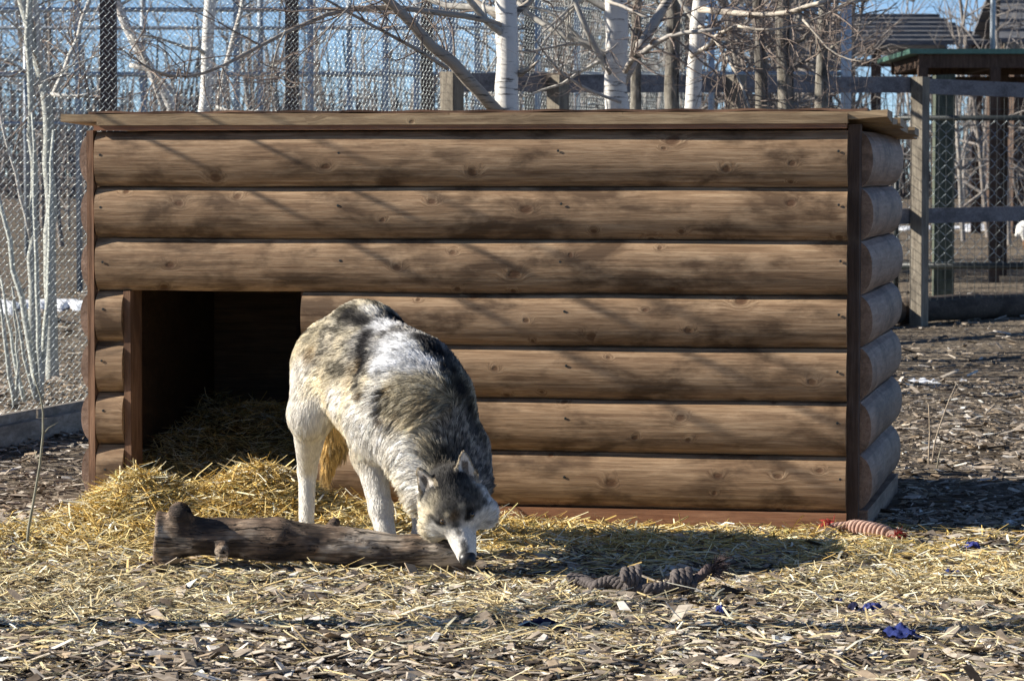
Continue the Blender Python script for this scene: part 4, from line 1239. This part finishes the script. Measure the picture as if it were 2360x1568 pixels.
# a third run, well beyond
D3 = 44.0
f3 = empty('chain_link_fence', (-10, D3, 0), 0, 'most distant chain-link fence with several horizontal rails under the open sky', 'fence')
for px_ in (60, 330, 600, 805, 960, 1100):
    x = W(px_, 300, D3)[0]
    MB().tube([(x, D3 + .05, -.1), (x, D3 + .05, 3.7)], .04, 8).build('post', M['pipe'], f3, smooth=True)
for z in (1.8, 2.45, 3.1):
    MB().tube([(-14, D3, z), (4.0, D3, z + RNG.uniform(-.02, .02))], .03, 6).build('rail', M['pipe'], f3, smooth=True)
mb = MB(); chain_mesh(mb, (-9, D3), (4.0, D3), .1, 3.5, .16, .16, .0025, 3, .003, False)
mb.build('wire_mesh', M['wire_dark'], f3, kind='stuff')

# timber rail fence with welded wire, running obliquely away to the right
RA, RB = np.array((W(1036, 200, 19.0)[0], 19.0)), np.array((W(2113, 200, 23.3)[0], 23.3))
rt = (RB - RA) / np.linalg.norm(RB - RA); rn = np.array((-rt[1], rt[0]))
RLEN = np.linalg.norm(RB - RA)
def rpos(px_):
    """distance along the fence line at bearing px_"""
    u = (px_ - 1180.0) / FPX
    return float((u * RA[1] - RA[0]) / (rt[0] - u * rt[1]))
def rp(l, off, z): return np.array((RA[0] + rt[0] * l + rn[0] * off, RA[1] + rt[1] * l + rn[1] * off, z))
rf = empty('rail_fence', (RB[0], RB[1], 0), 0, 'weathered grey timber post-and-rail fence backed with welded wire', 'fence')
ls_ = [rpos(q) for q in (1036, 1280, 1690, 2113)] + [RLEN + 3.6]
zt0, zt1 = W(1036, 190, 19.0)[2], W(2113, 197, 23.3)[2]
def rz(l, k=1.0): return (zt0 + (zt1 - zt0) * min(l / RLEN, 1.0)) * k
for l in ls_:
    MB().beam(rp(l, -.02, -.15), rp(l, -.02, rz(l) + .062), .105, .095, (rn[0], rn[1], 0)).build('post', M['fence_post'], rf)
for a_, b_ in zip(ls_[:-1], ls_[1:]):
    for k in (1.0, .455):
        MB().beam(rp(a_ + .003, .055, rz(a_, k)), rp(b_ - .003, .055, rz(b_, k) + RNG.uniform(-.008, .008)), .04, .112).build('rail', M['fence_grey'], rf)
for a_, b_ in zip(ls_[1:-1], ls_[2:]):
    P = [rp(a_ + (b_ - a_) * t_, .16, .09 + .008 * math.sin(t_ * 9)) for t_ in np.linspace(.01, .99, 14)]
    MB().tube(P, .095 + RNG.uniform(-.006, .006, 14), 12).build('bottom_log', M['log_dark'], rf, smooth=True)
mb = MB()
for l in np.arange(ls_[1], ls_[-1], .11):
    mb.beam(rp(l, .085, .1), rp(l, .085, rz(l) - .06), .0026, .0026, (rn[0], rn[1], 0))
for z in np.arange(.16, 1.6, .075):
    mb.beam(rp(ls_[1], .089, z), rp(ls_[-1], .089, z), .0026, .0026)
mb.build('welded_wire', M['pipe_black'], rf, kind='stuff')

# kennel panel beyond: black pipe frame with diamond mesh
DK = 26.5
kp = empty('kennel_panel', (W(2300, 600, DK)[0], DK, 0), 0, 'black pipe framed diamond mesh panel behind the timber fence', 'fence panel')
xk0, xk1 = W(2068, 300, DK)[0], W(2700, 300, DK)[0]
zk0, zk1 = W(2200, 612, DK)[2], W(2200, 272, DK)[2]
for z, r in ((zk0, .03), (zk1, .022)):
    MB().tube([(xk0, DK, z), (xk1, DK, z)], r, 8).build('frame_pipe', M['pipe_black'], kp, smooth=True)
for x in (xk0, W(2460, 300, DK)[0]):
    MB().tube([(x, DK + .03, -.1), (x, DK + .03, zk1 + .02)], .022, 8).build('frame_pipe', M['pipe_black'], kp, smooth=True)
mb = MB(); chain_mesh(mb, (xk0, DK - .02), (xk1, DK - .02), zk0, zk1, .10, .12, .0024, 3, .006)
mb.build('wire_mesh', M['wire'], kp, smooth=True, kind='stuff')
xm = W(2178, 300, 27.2)[0]
o = MB().box((xm - .085, 27.2, -.1), (xm + .085, 27.37, W(2178, 172, 27.2)[2]), jit=.006).build('timber_post', M['mossy'])
tag(o, 'thick dark mossy square post behind the diamond mesh', 'post')

# roofed shelter on dark timber posts with a green metal roof
DS = 33.0
sh = empty('roofed_pen', (W(2300, 640, DS)[0], DS, 0), 0, 'open pen with a flat green-edged roof on dark timber posts', 'shelter')
xa = W(2112, 120, DS)[0]; xb = W(2760, 120, DS)[0]; zr = W(2200, 126, DS)[2]
MB().box((xa - .1, DS - .25, zr), (xb, DS + 2.6, zr + .05)).build('roof_sheet', M['green_roof'], sh)
MB().box((xa, DS - .2, zr - .14), (xb, DS - .12, zr - .002)).build('roof_beam', M['frame_brown'], sh)
MB().box((xa, DS + 2.1, zr - .14), (xb, DS + 2.18, zr - .002)).build('roof_beam', M['frame_brown'], sh)
for x in (xa + .02, W(2288, 120, DS)[0], W(2440, 120, DS)[0]):
    MB().box((x, DS - .11, zr - .13), (x + .09, DS + 2.09, zr - .003)).build('rafter', M['frame_brown'], sh)
for x, y in ((xa + .045, DS - .16), (W(2160, 300, DS + 2.1)[0], DS + 2.14), (W(2287, 300, DS)[0], DS - .16), (W(2312, 300, DS + 2.1)[0], DS + 2.14), (W(2410, 300, DS + 2)[0], DS + 2.14)):
    MB().box((x - .05, y - .05, -.1), (x + .05, y + .05, zr - .14)).build('post', M['frame_brown'], sh)
z = W(2200, 186, DS + 2)[2]
MB().box((xa, DS + 2.2, z - .05), (xb, DS + 2.26, z + .05)).build('rail', M['frame_brown'], sh)

# far pavilion roof and a nearer gabled roof, both shingled; two poles
def shingled(parent, x0, x1, y0, z0, y1, z1, rows, hip0=0.0, hip1=0.0):
    for k in range(rows):
        a, b = k / rows, (k + 1.12) / rows
        ya, yb = y0 + (y1 - y0) * a, y0 + (y1 - y0) * min(b, 1)
        za, zb = z0 + (z1 - z0) * a, z0 + (z1 - z0) * min(b, 1)
        l0, l1 = x0 + hip0 * a, x1 - hip1 * a
        m0, m1 = x0 + hip0 * min(b, 1), x1 - hip1 * min(b, 1)
        th = .07
        V = [(l0, ya, za + th), (l1, ya, za + th), (m1, yb, zb), (m0, yb, zb), (l0, ya, za - .02), (l1, ya, za - .02), (m1, yb, zb - .05), (m0, yb, zb - .05)]
        MB().add(V, [(0,1,2,3),(7,6,5,4),(4,5,1,0),(5,6,2,1),(6,7,3,2),(7,4,0,3)]).build('shingle_course', M['shingle'], parent, )
DP = 62.0
pv = empty('pavilion', (W(2100, 300, DP)[0], DP, 0), 0, 'far open pavilion with a long low grey shingled roof', 'pavilion')
zp0, zp1 = W(2100, 106, DP)[2], W(2100, 34, DP + 2)[2]
shingled(pv, W(1890, 100, DP)[0], W(2262, 100, DP)[0], DP - 1, zp0, DP + 1.6, zp1, 7, 0, .75)
shingled(pv, W(1890, 100, DP)[0], W(2262, 100, DP)[0], DP + 4.4, zp0, DP + 1.9, zp1, 7, 0, .75)
for px_ in (1900, 2010, 2240):
    x = W(px_, 100, DP)[0]
    for yy in (DP - .7, DP + 4):
        MB().box((x - .09, yy - .09, -.1), (x + .09, yy + .09, zp0 + .05)).build('post', M['frame_brown'], pv)
z = W(2000, 148, DP)[2]
MB().box((W(1890, 100, DP)[0], DP - .60, z - .07), (W(2262, 100, DP)[0], DP - .5, z + .07)).build('beam', M['frame_brown'], pv)
DB = 60.0
cb = empty('cabin', (W(2420, 300, DB)[0], DB, 0), 0, 'cabin with a steep dark shingled roof rising past the pole', 'cabin')
x0, x1 = W(2302, 96, DB)[0], W(2900, 96, DB)[0]
zc0, zc1 = W(2400, 96, DB)[2], W(2400, -90, DB + 2.9)[2]
shingled(cb, x0, x1, DB, zc0, DB + 2.0, zc1, 9, .35, .35)
shingled(cb, x0, x1, DB + 4.2, zc0, DB + 2.1, zc1, 9, .35, .35)
MB().box((x0 + .35, DB + .4, -.1), (x1 - .3, DB + 3.8, zc0 - .02)).build('wall', M['frame_brown'], cb)
MB().box((x0 + .1, DB + .02, zc0 - .18), (x1, DB + .08, zc0 - .03)).build('eave_board', M['fence_post'], cb)
xp = W(2288, 60, 36)[0]
o = MB().tube([(xp, 36, -.1), (xp, 36, 6.0)], .030, 10).build('metal_pole', M['pipe'], smooth=True)
tag(o, 'slim grey metal pole rising behind the green roof edge', 'pole')

# snow lying in hollows, far tree line
for (px0, px1, y0, y1, nm, lb) in ((-120, 215, 723, 688, 'snow_patch', 'long strip of old snow behind the chain-link fence'), (2060, 2500, 536, 512, 'snow_patch', 'thin patch of old snow far behind the timber fence'), (2068, 2230, 886, 862, 'snow_patch', 'thin streak of dirty snow on the chips beside the shelter')):
    da, db = Gd(y0), Gd(y1)
    V = []; n = 60
    thin = y0 > 800
    for i in range(n):
        px_ = px0 + (px1 - px0) * i / (n - 1)
        w_ = math.sin(math.pi * min(max(i / (n - 1), .02), .98)) ** .5 * (.65 + .5 * float(vnoise(np.array((i * .35, y0, 1.0)))))
        mid = (da + db) / 2 + .15 * (db - da) * float(vnoise(np.array((i * .2, 3.0, y0))))
        for j in range(9):
            t_ = j / 8 * 2 - 1
            yy = mid + t_ * (db - da) / 2 * w_
            xx = (px_ - 1180) / FPX * yy
            hh = (.007 if thin else .05) * (1 - t_ * t_) - .004 + (.006 if thin else .015) * float(vnoise(np.array((xx * 9, yy * 5, 2.0))))
            V.append((xx, yy, float(gz(xx, yy)) + hh))
    F_ = [(i * 9 + j, i * 9 + j + 1, (i + 1) * 9 + j + 1, (i + 1) * 9 + j) for i in range(n - 1) for j in range(8)]
    o = MB().add(V, F_).build(nm, M['snow'], smooth=True)
    tag(o, lb, 'snow', kind='structure')

# ------------------------------------------------------------------ trees
def grow(mb, p, d, L, r, lev, col, rng, droop=0.0, twigs=5, sides=(7, 5, 4, 3)):
    n = 7 if lev < 2 else 5
    P = [np.array(p, float)]; dd = np.array(d, float); dd /= np.linalg.norm(dd)
    for i in range(n - 1):
        dd = dd + rng.normal(0, .16 + .05 * lev, 3) + np.array((0, 0, .05 - droop))
        dd /= np.linalg.norm(dd)
        P.append(P[-1] + dd * L / (n - 1))
    R = np.linspace(r, r * .35, n)
    mb.tube(P, R, sides[min(lev, 3)], col, cap=False)
    if lev < 3:
        k = max(2, int(twigs * (1 - .2 * lev)))
        for j in range(k):
            i = rng.integers(1, n)
            side = rng.normal(0, 1, 3); side -= np.dot(side, dd) * dd; side /= np.linalg.norm(side)
            e = dd * rng.uniform(.4, 1.0) + side * rng.uniform(.5, 1.0)
            grow(mb, P[i], e, L * rng.uniform(.35, .62), R[i] * .55, lev + 1, col, rng, droop, twigs, sides)
def limb(mb, path, r0, r1, col, rng, ntw=10, tl=.5, sides=8, droop=.02, lev=1):
    P = np.asarray(path, float)
    s = np.concatenate([[0], np.cumsum(np.linalg.norm(np.diff(P, axis=0), axis=1))])
    m = max(8, int(s[-1] / .12)); q = np.linspace(0, s[-1], m)
    C = np.stack([np.interp(q, s, P[:, k]) for k in range(3)], -1)
    ker = np.array((1, 2, 3, 2, 1)) / 9.0
    S = np.stack([np.convolve(np.pad(C[:, k], 2, mode='edge'), ker, 'valid') for k in range(3)], -1)
    S[0], S[-1] = C[0], C[-1]
    S[1:-1] += rng.normal(0, min(r1, .008) * .6, S[1:-1].shape)
    R = np.linspace(r0, r1, m)
    mb.tube(S, R * (1 + rng.normal(0, .03, m)), sides, col, cap=True)
    for j in range(ntw):
        i = int(rng.integers(1, m)); t_ = S[min(i, m - 1)] - S[i - 1]; t_ /= np.linalg.norm(t_) + 1e-9
        side = rng.normal(0, 1, 3); side[1] *= .7; side -= np.dot(side, t_) * t_; side /= np.linalg.norm(side)
        grow(mb, S[i], t_ * .6 + side, tl * rng.uniform(.5, 1.2), min(R[i] * .5, .009), lev, col, rng, droop, 5)
    return S
def wp(pl, d0, d1=None):
    d1 = d0 if d1 is None else d1
    return [W(x, y, d0 + (d1 - d0) * i / max(1, len(pl) - 1)) for i, (x, y) in enumerate(pl)]
WHITE, GREYB, TWIG, PALE = (.70, .68, .64), (.30, .28, .26), (.25, .20, .17), (.44, .42, .38)
def tree(name, d, base_x, trunk, r0, r1, mat, tcol, label, branches=(), group=None, seed=0, crown=0, bcol=None, top=4.5):
    """trunk and branches are polylines; the crown above the frame is grown freely"""
    rng = np.random.default_rng(seed)
    gx = W(base_x, 400, d)[0]
    root_ = empty(name, (gx, d, 0), 0, label, 'tree', group)
    mb = MB()
    P = [np.array((gx, d, -.1))] + wp(trunk, d)
    z = P[-1][2]
    lastd = (P[-1] - P[-2]) / np.linalg.norm(P[-1] - P[-2])
    while z < top:
        lastd = lastd + rng.normal(0, .05, 3); lastd /= np.linalg.norm(lastd)
        P.append(P[-1] + lastd * .5); z = P[-1][2]
    S = limb(mb, P, r0, r1 * .5, tcol, rng, 0, sides=12)
    mb.build('trunk', M[mat], root_, smooth=True)
    bc = MB()
    for pl, dd0, dd1, a, b, ntw, tl in branches:
        limb(bc, wp(pl, dd0, dd1), a * (.8 if a < .03 else 1), b * .75, bcol or tcol, rng, 0, sides=7)
    if branches: bc.build('branch', M[mat], root_, smooth=True)
    tw = MB(); rng2 = np.random.default_rng(seed + 99)
    for pl, dd0, dd1, a, b, ntw, tl in branches:
        P = np.asarray(wp(pl, dd0, dd1))
        s = np.concatenate([[0], np.cumsum(np.linalg.norm(np.diff(P, axis=0), axis=1))])
        for j in range(ntw):
            q = rng2.uniform(.15, 1.0) * s[-1]
            pt = np.array([np.interp(q, s, P[:, k]) for k in range(3)])
            i = min(np.searchsorted(s, q), len(P) - 1); t_ = P[i] - P[i - 1]; t_ /= np.linalg.norm(t_) + 1e-9
            side = rng2.normal(0, 1, 3); side[1] *= .6; side -= np.dot(side, t_) * t_; side /= np.linalg.norm(side)
            grow(tw, pt, t_ * .7 + side * .9, tl * rng2.uniform(.5, 1.3), max(.0028, min(b * .7, .0055)), 1, TWIG, rng2, .03, 5)
    for j in range(crown):
        i = int(rng2.integers(len(S) // 3, len(S)))
        a = rng2.uniform(0, 6.28); e = np.array((math.cos(a), math.sin(a) * .8, rng2.uniform(.1, .9)))
        grow(tw, S[i], e, rng2.uniform(.6, 1.3), r1 * .35, 1, PALE, rng2, .02, 5)
    if tw.n: tw.build('twig', M['twig'], root_, smooth=True, kind='stuff')
    return root_

d = 16.0
tree('birch_tree', d, 1162, [(1164, 700), (1168, 258), (1170, 120), (1166, 0), (1160, -260)], .070, .060, 'birch', WHITE, 'white birch with a long drooping limb reaching over the shelter roof', [
    ([(1150, 262), (1110, 215), (1050, 150), (960, 72), (880, -12), (830, -70)], d - .05, d - .6, .034, .028, 6, .5),
    ([(1150, 58), (1115, 39), (1037, 33), (931, 16), (808, 14), (740, 35), (658, 70), (570, 120), (499, 167), (430, 186), (404, 182), (352, 170), (318, 148), (298, 121)], d - .05, d - 1.6, .022, .005, 30, .5),
    ([(1031, 158), (975, 120), (917, 88), (827, 42), (760, 10), (700, -30)], d - .4, d - .9, .014, .007, 12, .45),
    ([(1152, 42), (1110, 15), (1070, -20), (1000, -90)], d, d + .3, .026, .015, 6, .5),
    ([(1178, 48), (1205, 15), (1240, -25), (1330, -120)], d, d + .2, .022, .015, 6, .5),
    ([(808, 14), (760, 60), (730, 100), (690, 120), (640, 190)], d - .9, d - 1.2, .006, .003, 14, .35),
    ([(658, 72), (635, 110), (625, 160), (622, 210), (632, 256)], d - 1.1, d - 1.1, .006, .003, 6, .25),
    ([(1195, 170), (1222, 158), (1240, 140)], d, d - .1, .024, .004, 0, .2),
    ], seed=1, crown=7, bcol=(.36, .32, .27))
d = 16.6
tree('birch_tree', d, 1418, [(1420, 700), (1420, 258), (1424, 150), (1424, 60), (1416, -20), (1410, -260)], .076, .062, 'birch', WHITE, 'thick white birch forking in two above the shelter roof', [
    ([(1432, 190), (1452, 140), (1480, 90), (1530, 20), (1580, -60)], d, d + .3, .034, .03, 6, .5),
    ([(1440, 165), (1452, 135), (1480, 110), (1530, 86), (1600, 73), (1660, 66)], d - .08, d - .5, .020, .014, 16, .45),
    ([(1400, 2), (1440, 18), (1495, 40)], d - .1, d - .3, .012, .009, 2, .3),
    ([(1430, 235), (1405, 218), (1370, 222), (1345, 205), (1300, 180), (1260, 140), (1215, 58)], d - .1, d - .5, .012, .004, 16, .35),
    ([(1425, 100), (1390, 130), (1360, 120), (1335, 100)], d - .1, d - .3, .006, .003, 8, .3),
    ([(1406, 170), (1399, 158), (1396, 146)], d - .07, d - .12, .016, .008, 0, .2),
    ], seed=2, crown=7, bcol=(.42, .39, .35))
d = 17.4
tree('birch_tree', d, 1588, [(1590, 700), (1594, 256), (1604, 140), (1612, 60), (1618, 0), (1630, -260)], .055, .042, 'birch', WHITE, 'slim leaning white birch with a mass of bent twigs', [
    ([(1612, 22), (1650, 26), (1687, 32), (1740, 43), (1792, 34), (1850, 24), (1890, 16), (1930, -6), (1990, -40)], d - .1, d - 1.0, .022, .014, 26, .5),
    ([(1612, 62), (1634, 58), (1645, 84), (1655, 103), (1687, 149), (1717, 202), (1733, 254), (1740, 290)], d - .1, d - .8, .014, .006, 22, .42),
    ([(1592, 130), (1620, 118), (1648, 106), (1640, 78), (1665, 72), (1690, 62)], d - .12, d - .4, .018, .010, 10, .4),
    ([(1700, 60), (1760, 82), (1800, 70), (1850, 58), (1900, 40), (1950, 10), (1990, -20)], d - .7, d - 1.0, .009, .004, 16, .4),
    ([(1850, 45), (1876, 70), (1905, 118), (1950, 140), (1980, 146), (2010, 140)], d - .9, d - 1.1, .008, .003, 12, .35),
    ], seed=3, crown=6, bcol=(.48, .43, .36))
DK1, DK2 = (.20, .185, .165), (.26, .245, .215)
for (px_, d, tr, r0, r1, lab, br, sd, cr) in (
    (1462, 18.4, [(1463, 600), (1466, 258), (1462, 130), (1470, 0), (1478, -260)], .040, .032, 'narrow grey-barked tree standing just behind the forked birch', [], 11, 3),
    (1548, 18.0, [(1548, 600), (1549, 258), (1547, 120), (1552, 0), (1556, -260)], .052, .042, 'dark rough-barked tree between the forked birch and the slim leaning birch', [([(1560, 60), (1530, 30), (1500, -20)], 18, 18.2, .012, .006, 8, .4)], 12, 4),
    (1754, 18.6, [(1754, 600), (1755, 258), (1752, 120), (1748, 0), (1745, -260)], .046, .036, 'dark tree with a pale foot, first one right of the slim birch', [([(1756, 120), (1785, 95), (1800, 80)], 18.6, 18.4, .01, .005, 6, .35)], 13, 4),
    (1812, 18.2, [(1813, 600), (1812, 258), (1808, 120), (1806, 0), (1810, -260)], .058, .050, 'thickest dark tree, with a broken stub and a white scar low down', [([(1822, 165), (1850, 145), (1885, 120), (1905, 110)], 18.2, 18.1, .014, .010, 4, .35), ([(1825, 100), (1848, 92), (1868, 72)], 18.2, 18.1, .020, .006, 0, .3)], 14, 5),
    (1888, 18.8, [(1888, 600), (1890, 258), (1894, 120), (1902, 0), (1915, -260)], .048, .040, 'pale grey-barked tree beside the wire corner post', [([(1898, 120), (1925, 105), (1938, 96)], 18.8, 18.7, .018, .004, 0, .3)], 15, 5)):
    tree('bare_tree', d, px_, tr, r0, r1, 'bark', DK2 if sd in (15, 11) else DK1, lab, br, seed=sd, crown=cr)
# birches and shrubs beyond the chain-link fence
for (px_, d, tr, r0, r1, lab, br, sd, cr) in (
    (470, 21.5, [(472, 600), (470, 258), (478, 120), (486, 0), (492, -260)], .052, .046, 'sunlit white birch seen through the chain-link fence', [([(500, 258), (515, 180), (535, 100), (560, 0), (590, -100)], 21.6, 21.9, .026, .02, 6, .5), ([(486, 240), (540, 262), (600, 254)], 21.5, 21.2, .02, .01, 6, .4)], 21, 7),
    (420, 22.5, [(425, 600), (405, 256), (340, 150), (290, 60), (262, 0), (180, -200)], .045, .036, 'white birch leaning far over to the left behind the fence', [([(380, 255), (345, 160), (322, 100), (300, 80)], 22.4, 22.4, .024, .016, 4, .4), ([(300, 150), (360, 165), (420, 240)], 22.5, 22.4, .022, .02, 3, .4)], 22, 6),
    (118, 17.2, [(118, 700), (112, 256), (96, 150), (62, 60), (40, -40), (20, -260)], .036, .026, 'pale grey multi-stemmed tree close behind the chain-link fence', [([(112, 258), (106, 190), (92, 120), (82, 40), (80, -60)], 17.2, 17.2, .024, .018, 6, .4), ([(116, 236), (150, 150), (190, 60), (215, -30)], 17.3, 17.6, .02, .014, 8, .4), ([(112, 215), (150, 222), (185, 228), (215, 212), (260, 200)], 17.1, 16.9, .014, .008, 8, .4), ([(100, 200), (60, 170), (20, 140), (-40, 120)], 17.2, 17.1, .014, .01, 8, .4)], 23, 6),
    (75, 16.6, [(80, 880), (72, 640), (80, 480), (70, 256), (66, 100), (72, 0), (80, -260)], .022, .018, 'slender straight tree stem rising against the fence wire', [([(74, 560), (40, 420), (10, 300), (-20, 180)], 16.6, 16.5, .014, .01, 6, .4)], 24, 4)):
    tree('birch_tree' if sd < 23 else 'bare_tree', d, px_, tr, r0, r1, 'birch' if sd < 23 else 'twig', WHITE if sd < 23 else (.42, .43, .39), lab, br, seed=sd, crown=cr, bcol=(.52, .50, .46))
def shrub(px_, d, stems, lab, seed):
    rng = np.random.default_rng(seed)
    root_ = empty('shrub', (W(px_, 500, d)[0], d, 0), 0, lab, 'shrub')
    tw = MB()
    for pl, r in stems:
        P = wp(pl, d, d + rng.uniform(-.2, .2)); P[0][2] = -.03
        st = MB(); limb(st, P, r, r * .45, (.46, .48, .44), rng, 0, sides=7)
        st.build('stem', M['twig'], root_, smooth=True)
        limb(tw, P, .002, .001, (.42, .42, .38), rng, 7, .35, 3, 0, 2)
    tw.build('twig', M['twig'], root_, smooth=True, kind='stuff')
shrub(95, 15.4, [([(90, 945), (98, 820), (112, 640), (118, 440), (124, 300)], .017), ([(92, 945), (78, 840), (70, 760), (40, 650), (12, 520), (-10, 430)], .021), ([(96, 945), (92, 800), (84, 620), (82, 420), (74, 260)], .015), ([(60, 945), (30, 820), (14, 700), (2, 640)], .012), ([(88, 945), (60, 860), (50, 780), (28, 660)], .012)], 'pale many-stemmed leafless shrub rooted behind the chain-link fence', 31)
shrub(20, 15.0, [([(38, 965), (24, 880), (10, 760), (-6, 640)], .014), ([(34, 965), (44, 860), (38, 760), (30, 690)], .010)], 'small leafless shrub left of the many-stemmed one', 32)
# the tree left of the yard whose thin boughs throw the streaks of shade on the shelter
rng = np.random.default_rng(41)
st_ = empty('bare_tree', (-3.62, 7.68, 0), 0, 'bare tree left of the yard whose boughs shade the shelter boards', 'tree')
mb = MB(); limb(mb, [(-3.62, 7.68, -.1), (-3.6, 7.7, 1.0), (-3.55, 7.66, 2.0), (-3.6, 7.6, 3.2), (-3.5, 7.5, 4.2)], .055, .02, DK2, rng, 0, sides=10)
mb.build('trunk', M['bark'], st_, smooth=True)
mb, tw = MB(), MB()
for P in ([(-3.56, 7.68, 1.7), (-3.4, 8.6, 2.15), (-3.2, 9.4, 2.25), (-3.0, 10.1, 2.15), (-2.8, 10.7, 2.0)],
          [(-3.58, 7.64, 2.4), (-3.3, 8.5, 2.6), (-2.9, 9.5, 2.35), (-2.5, 10.1, 2.05), (-2.2, 10.4, 1.85)],
          [(-3.56, 7.62, 2.8), (-3.5, 8.7, 2.9), (-3.4, 9.7, 2.7), (-3.3, 10.4, 2.5)],
          [(-3.6, 7.6, 3.0), (-3.0, 7.9, 3.3), (-2.5, 8.1, 3.2)]):
    limb(mb, P, .022, .0035, DK2, rng, 0, sides=6)
    limb(tw, P[1:], .002, .001, TWIG, rng, 9, .55, 3, .03, 2)
mb.build('branch', M['bark'], st_, smooth=True)
tw.build('twig', M['twig'], st_, smooth=True, kind='stuff')
# thicket of thin grey trees beyond the farther fences
def wild(name, h, seed):
    rng = np.random.default_rng(seed); mb = MB()
    P = [np.array((0, 0, -.1))]; dd = np.array((rng.normal(0, .06), rng.normal(0, .06), 1.0))
    for i in range(8):
        dd = dd + rng.normal(0, .06, 3) * np.array((1, 1, .2)); dd /= np.linalg.norm(dd); P.append(P[-1] + dd * h / 8)
    R = np.linspace(.045, .012, 9); tcol = (.24, .21, .185) if seed % 2 else (.34, .31, .275)
    mb.tube(P, R, 6, tcol, cap=False)
    me_t = mb
    cr = MB()
    for j in range(26):
        i = int(rng.integers(1, 9)); a = rng.uniform(0, 6.28)
        grow(cr, P[i], np.array((math.cos(a), math.sin(a), rng.uniform(.4, 1.2))), h * rng.uniform(.14, .30), R[i] * .5 + .003, 2, (.27, .245, .225), rng, 0, 5)
    return me_t, cr
protos = []
for k in range(4):
    r_ = empty('thicket_tree', (0, 0, 0), 0, 'thin bare grey tree in the thicket beyond the fences', 'tree', 'bare trees of the thicket')
    a, b = wild('t', 4.6 + .6 * k, 50 + k)
    protos.append((r_, a.build('trunk', M['twig'], r_, smooth=True), b.build('crown', M['twig'], r_, kind='stuff')))
rng = np.random.default_rng(77)
spots = []
for k in range(120):
    px_ = rng.uniform(1210, 1960) if k < 62 else (rng.uniform(-80, 1200) if k < 88 else (rng.uniform(-150, 240) if k < 104 else rng.uniform(2040, 2500)))
    spots.append((px_, rng.uniform(33, 42) if k < 62 else rng.uniform(48, 75)))
for k, (px_, d) in enumerate(spots):
    src = protos[k % 4]
    if k < 4: r_ = src[0]
    else:
        r_ = src[0].copy(); COL.objects.link(r_)
        for part in src[1:]:
            c_ = part.copy(); COL.objects.link(c_); c_.parent = r_
    r_.location = (W(px_, 300, d)[0], d, 0); r_.rotation_euler = (0, 0, rng.uniform(0, 6.28))
    s_ = rng.uniform(.75, 1.15); r_.scale = (s_, s_, s_)
# distant wood
rng = np.random.default_rng(5)
n = 5000
x = rng.uniform(-45, 45, n); y = rng.uniform(150, 175, n); hh = rng.gamma(5, .8, n) * (1 + .35 * vnoise(np.stack([x * .15, y * .1, x * 0], -1)))
pos = np.stack([x, y, hh * .5], -1)
cc = np.array((.13, .115, .11))[None] * rng.uniform(.6, 1.5, n)[:, None]
mb = MB().add(*straws(pos, hh, rng.uniform(.02, .09, n), rng.uniform(0, 6.3, n), np.pi / 2 - np.abs(rng.normal(0, .18, n)), rng.uniform(0, 6.3, n), cc))
o = mb.build('distant_wood', M['twig'], kind='stuff')
tag(o, 'distant grey leafless wood along the horizon', 'wood')

# ------------------------------------------------------------------ the white bird at the right edge
d = Gd(572)
bx = W(2362, 540, d)[0]
gb = empty('white_bird', (bx, d, 0), 0, 'white bird with an orange-brown leg far behind the timber fence', 'bird')
def bird_sdf(p):
    b = np.array((bx, d, 0.0))
    x_ = sd_ell(p, b + np.array((.05, 0, .30)), (.17, .12, .13))
    x_ = smin(x_, sd_cone(p, b + np.array((-.05, 0, .27)), b + np.array((-.12, 0, .20)), .08, .03), .06)
    x_ = smin(x_, sd_cone(p, b + np.array((.17, 0, .36)), b + np.array((.24, 0, .58)), .06, .035), .05)
    x_ = smin(x_, sd_cone(p, b + np.array((.24, 0, .60)), b + np.array((.29, 0, .60)), .045, .035), .03)
    return smin(x_, sd_cone(p, b + np.array((-.02, -.04, .22)), b + np.array((-.02, -.04, .13)), .05, .022), .03)
bv, bq = surface_nets(bird_sdf, (bx - .2, d - .2, .05), (bx + .42, d + .2, .72), .014)
t = NT('white_feathers'); t.bump(t.noise(t.coords((1, 1, 3)), 30, 4), .4, .01); M['feather'] = t.done((.80, .79, .75), .8, .1)
MB().add(bv, bq).build('body', M['feather'], gb, smooth=True)
t = NT('orange_leg'); M['leg'] = t.done(t.ramp(t.noise(t.coords(), 40, 2), [(.3, (.42, .17, .05)), (.7, (.55, .26, .09))]), .6, .3)
for s in (-1, 1):
    fx = -.02 if s < 0 else .06
    m = MB().tube([(bx + fx, d + s * .04, .17), (bx + fx + .005, d + s * .04, .02)], .014, 6)
    for a in (-.5, 0, .5):
        m.tube([(bx + fx, d + s * .04, .016), (bx + fx + .08 * math.cos(a), d + s * .04 + .08 * math.sin(a), .008)], [.009, .005], 5)
    m.build('leg', M['leg'], gb, smooth=True)
MB().tube([(bx + .32, d, .60), (bx + .35, d, .595), (bx + .38, d, .585)], [.020, .014, .004], 7).build('beak', M['leg'], gb, smooth=True)
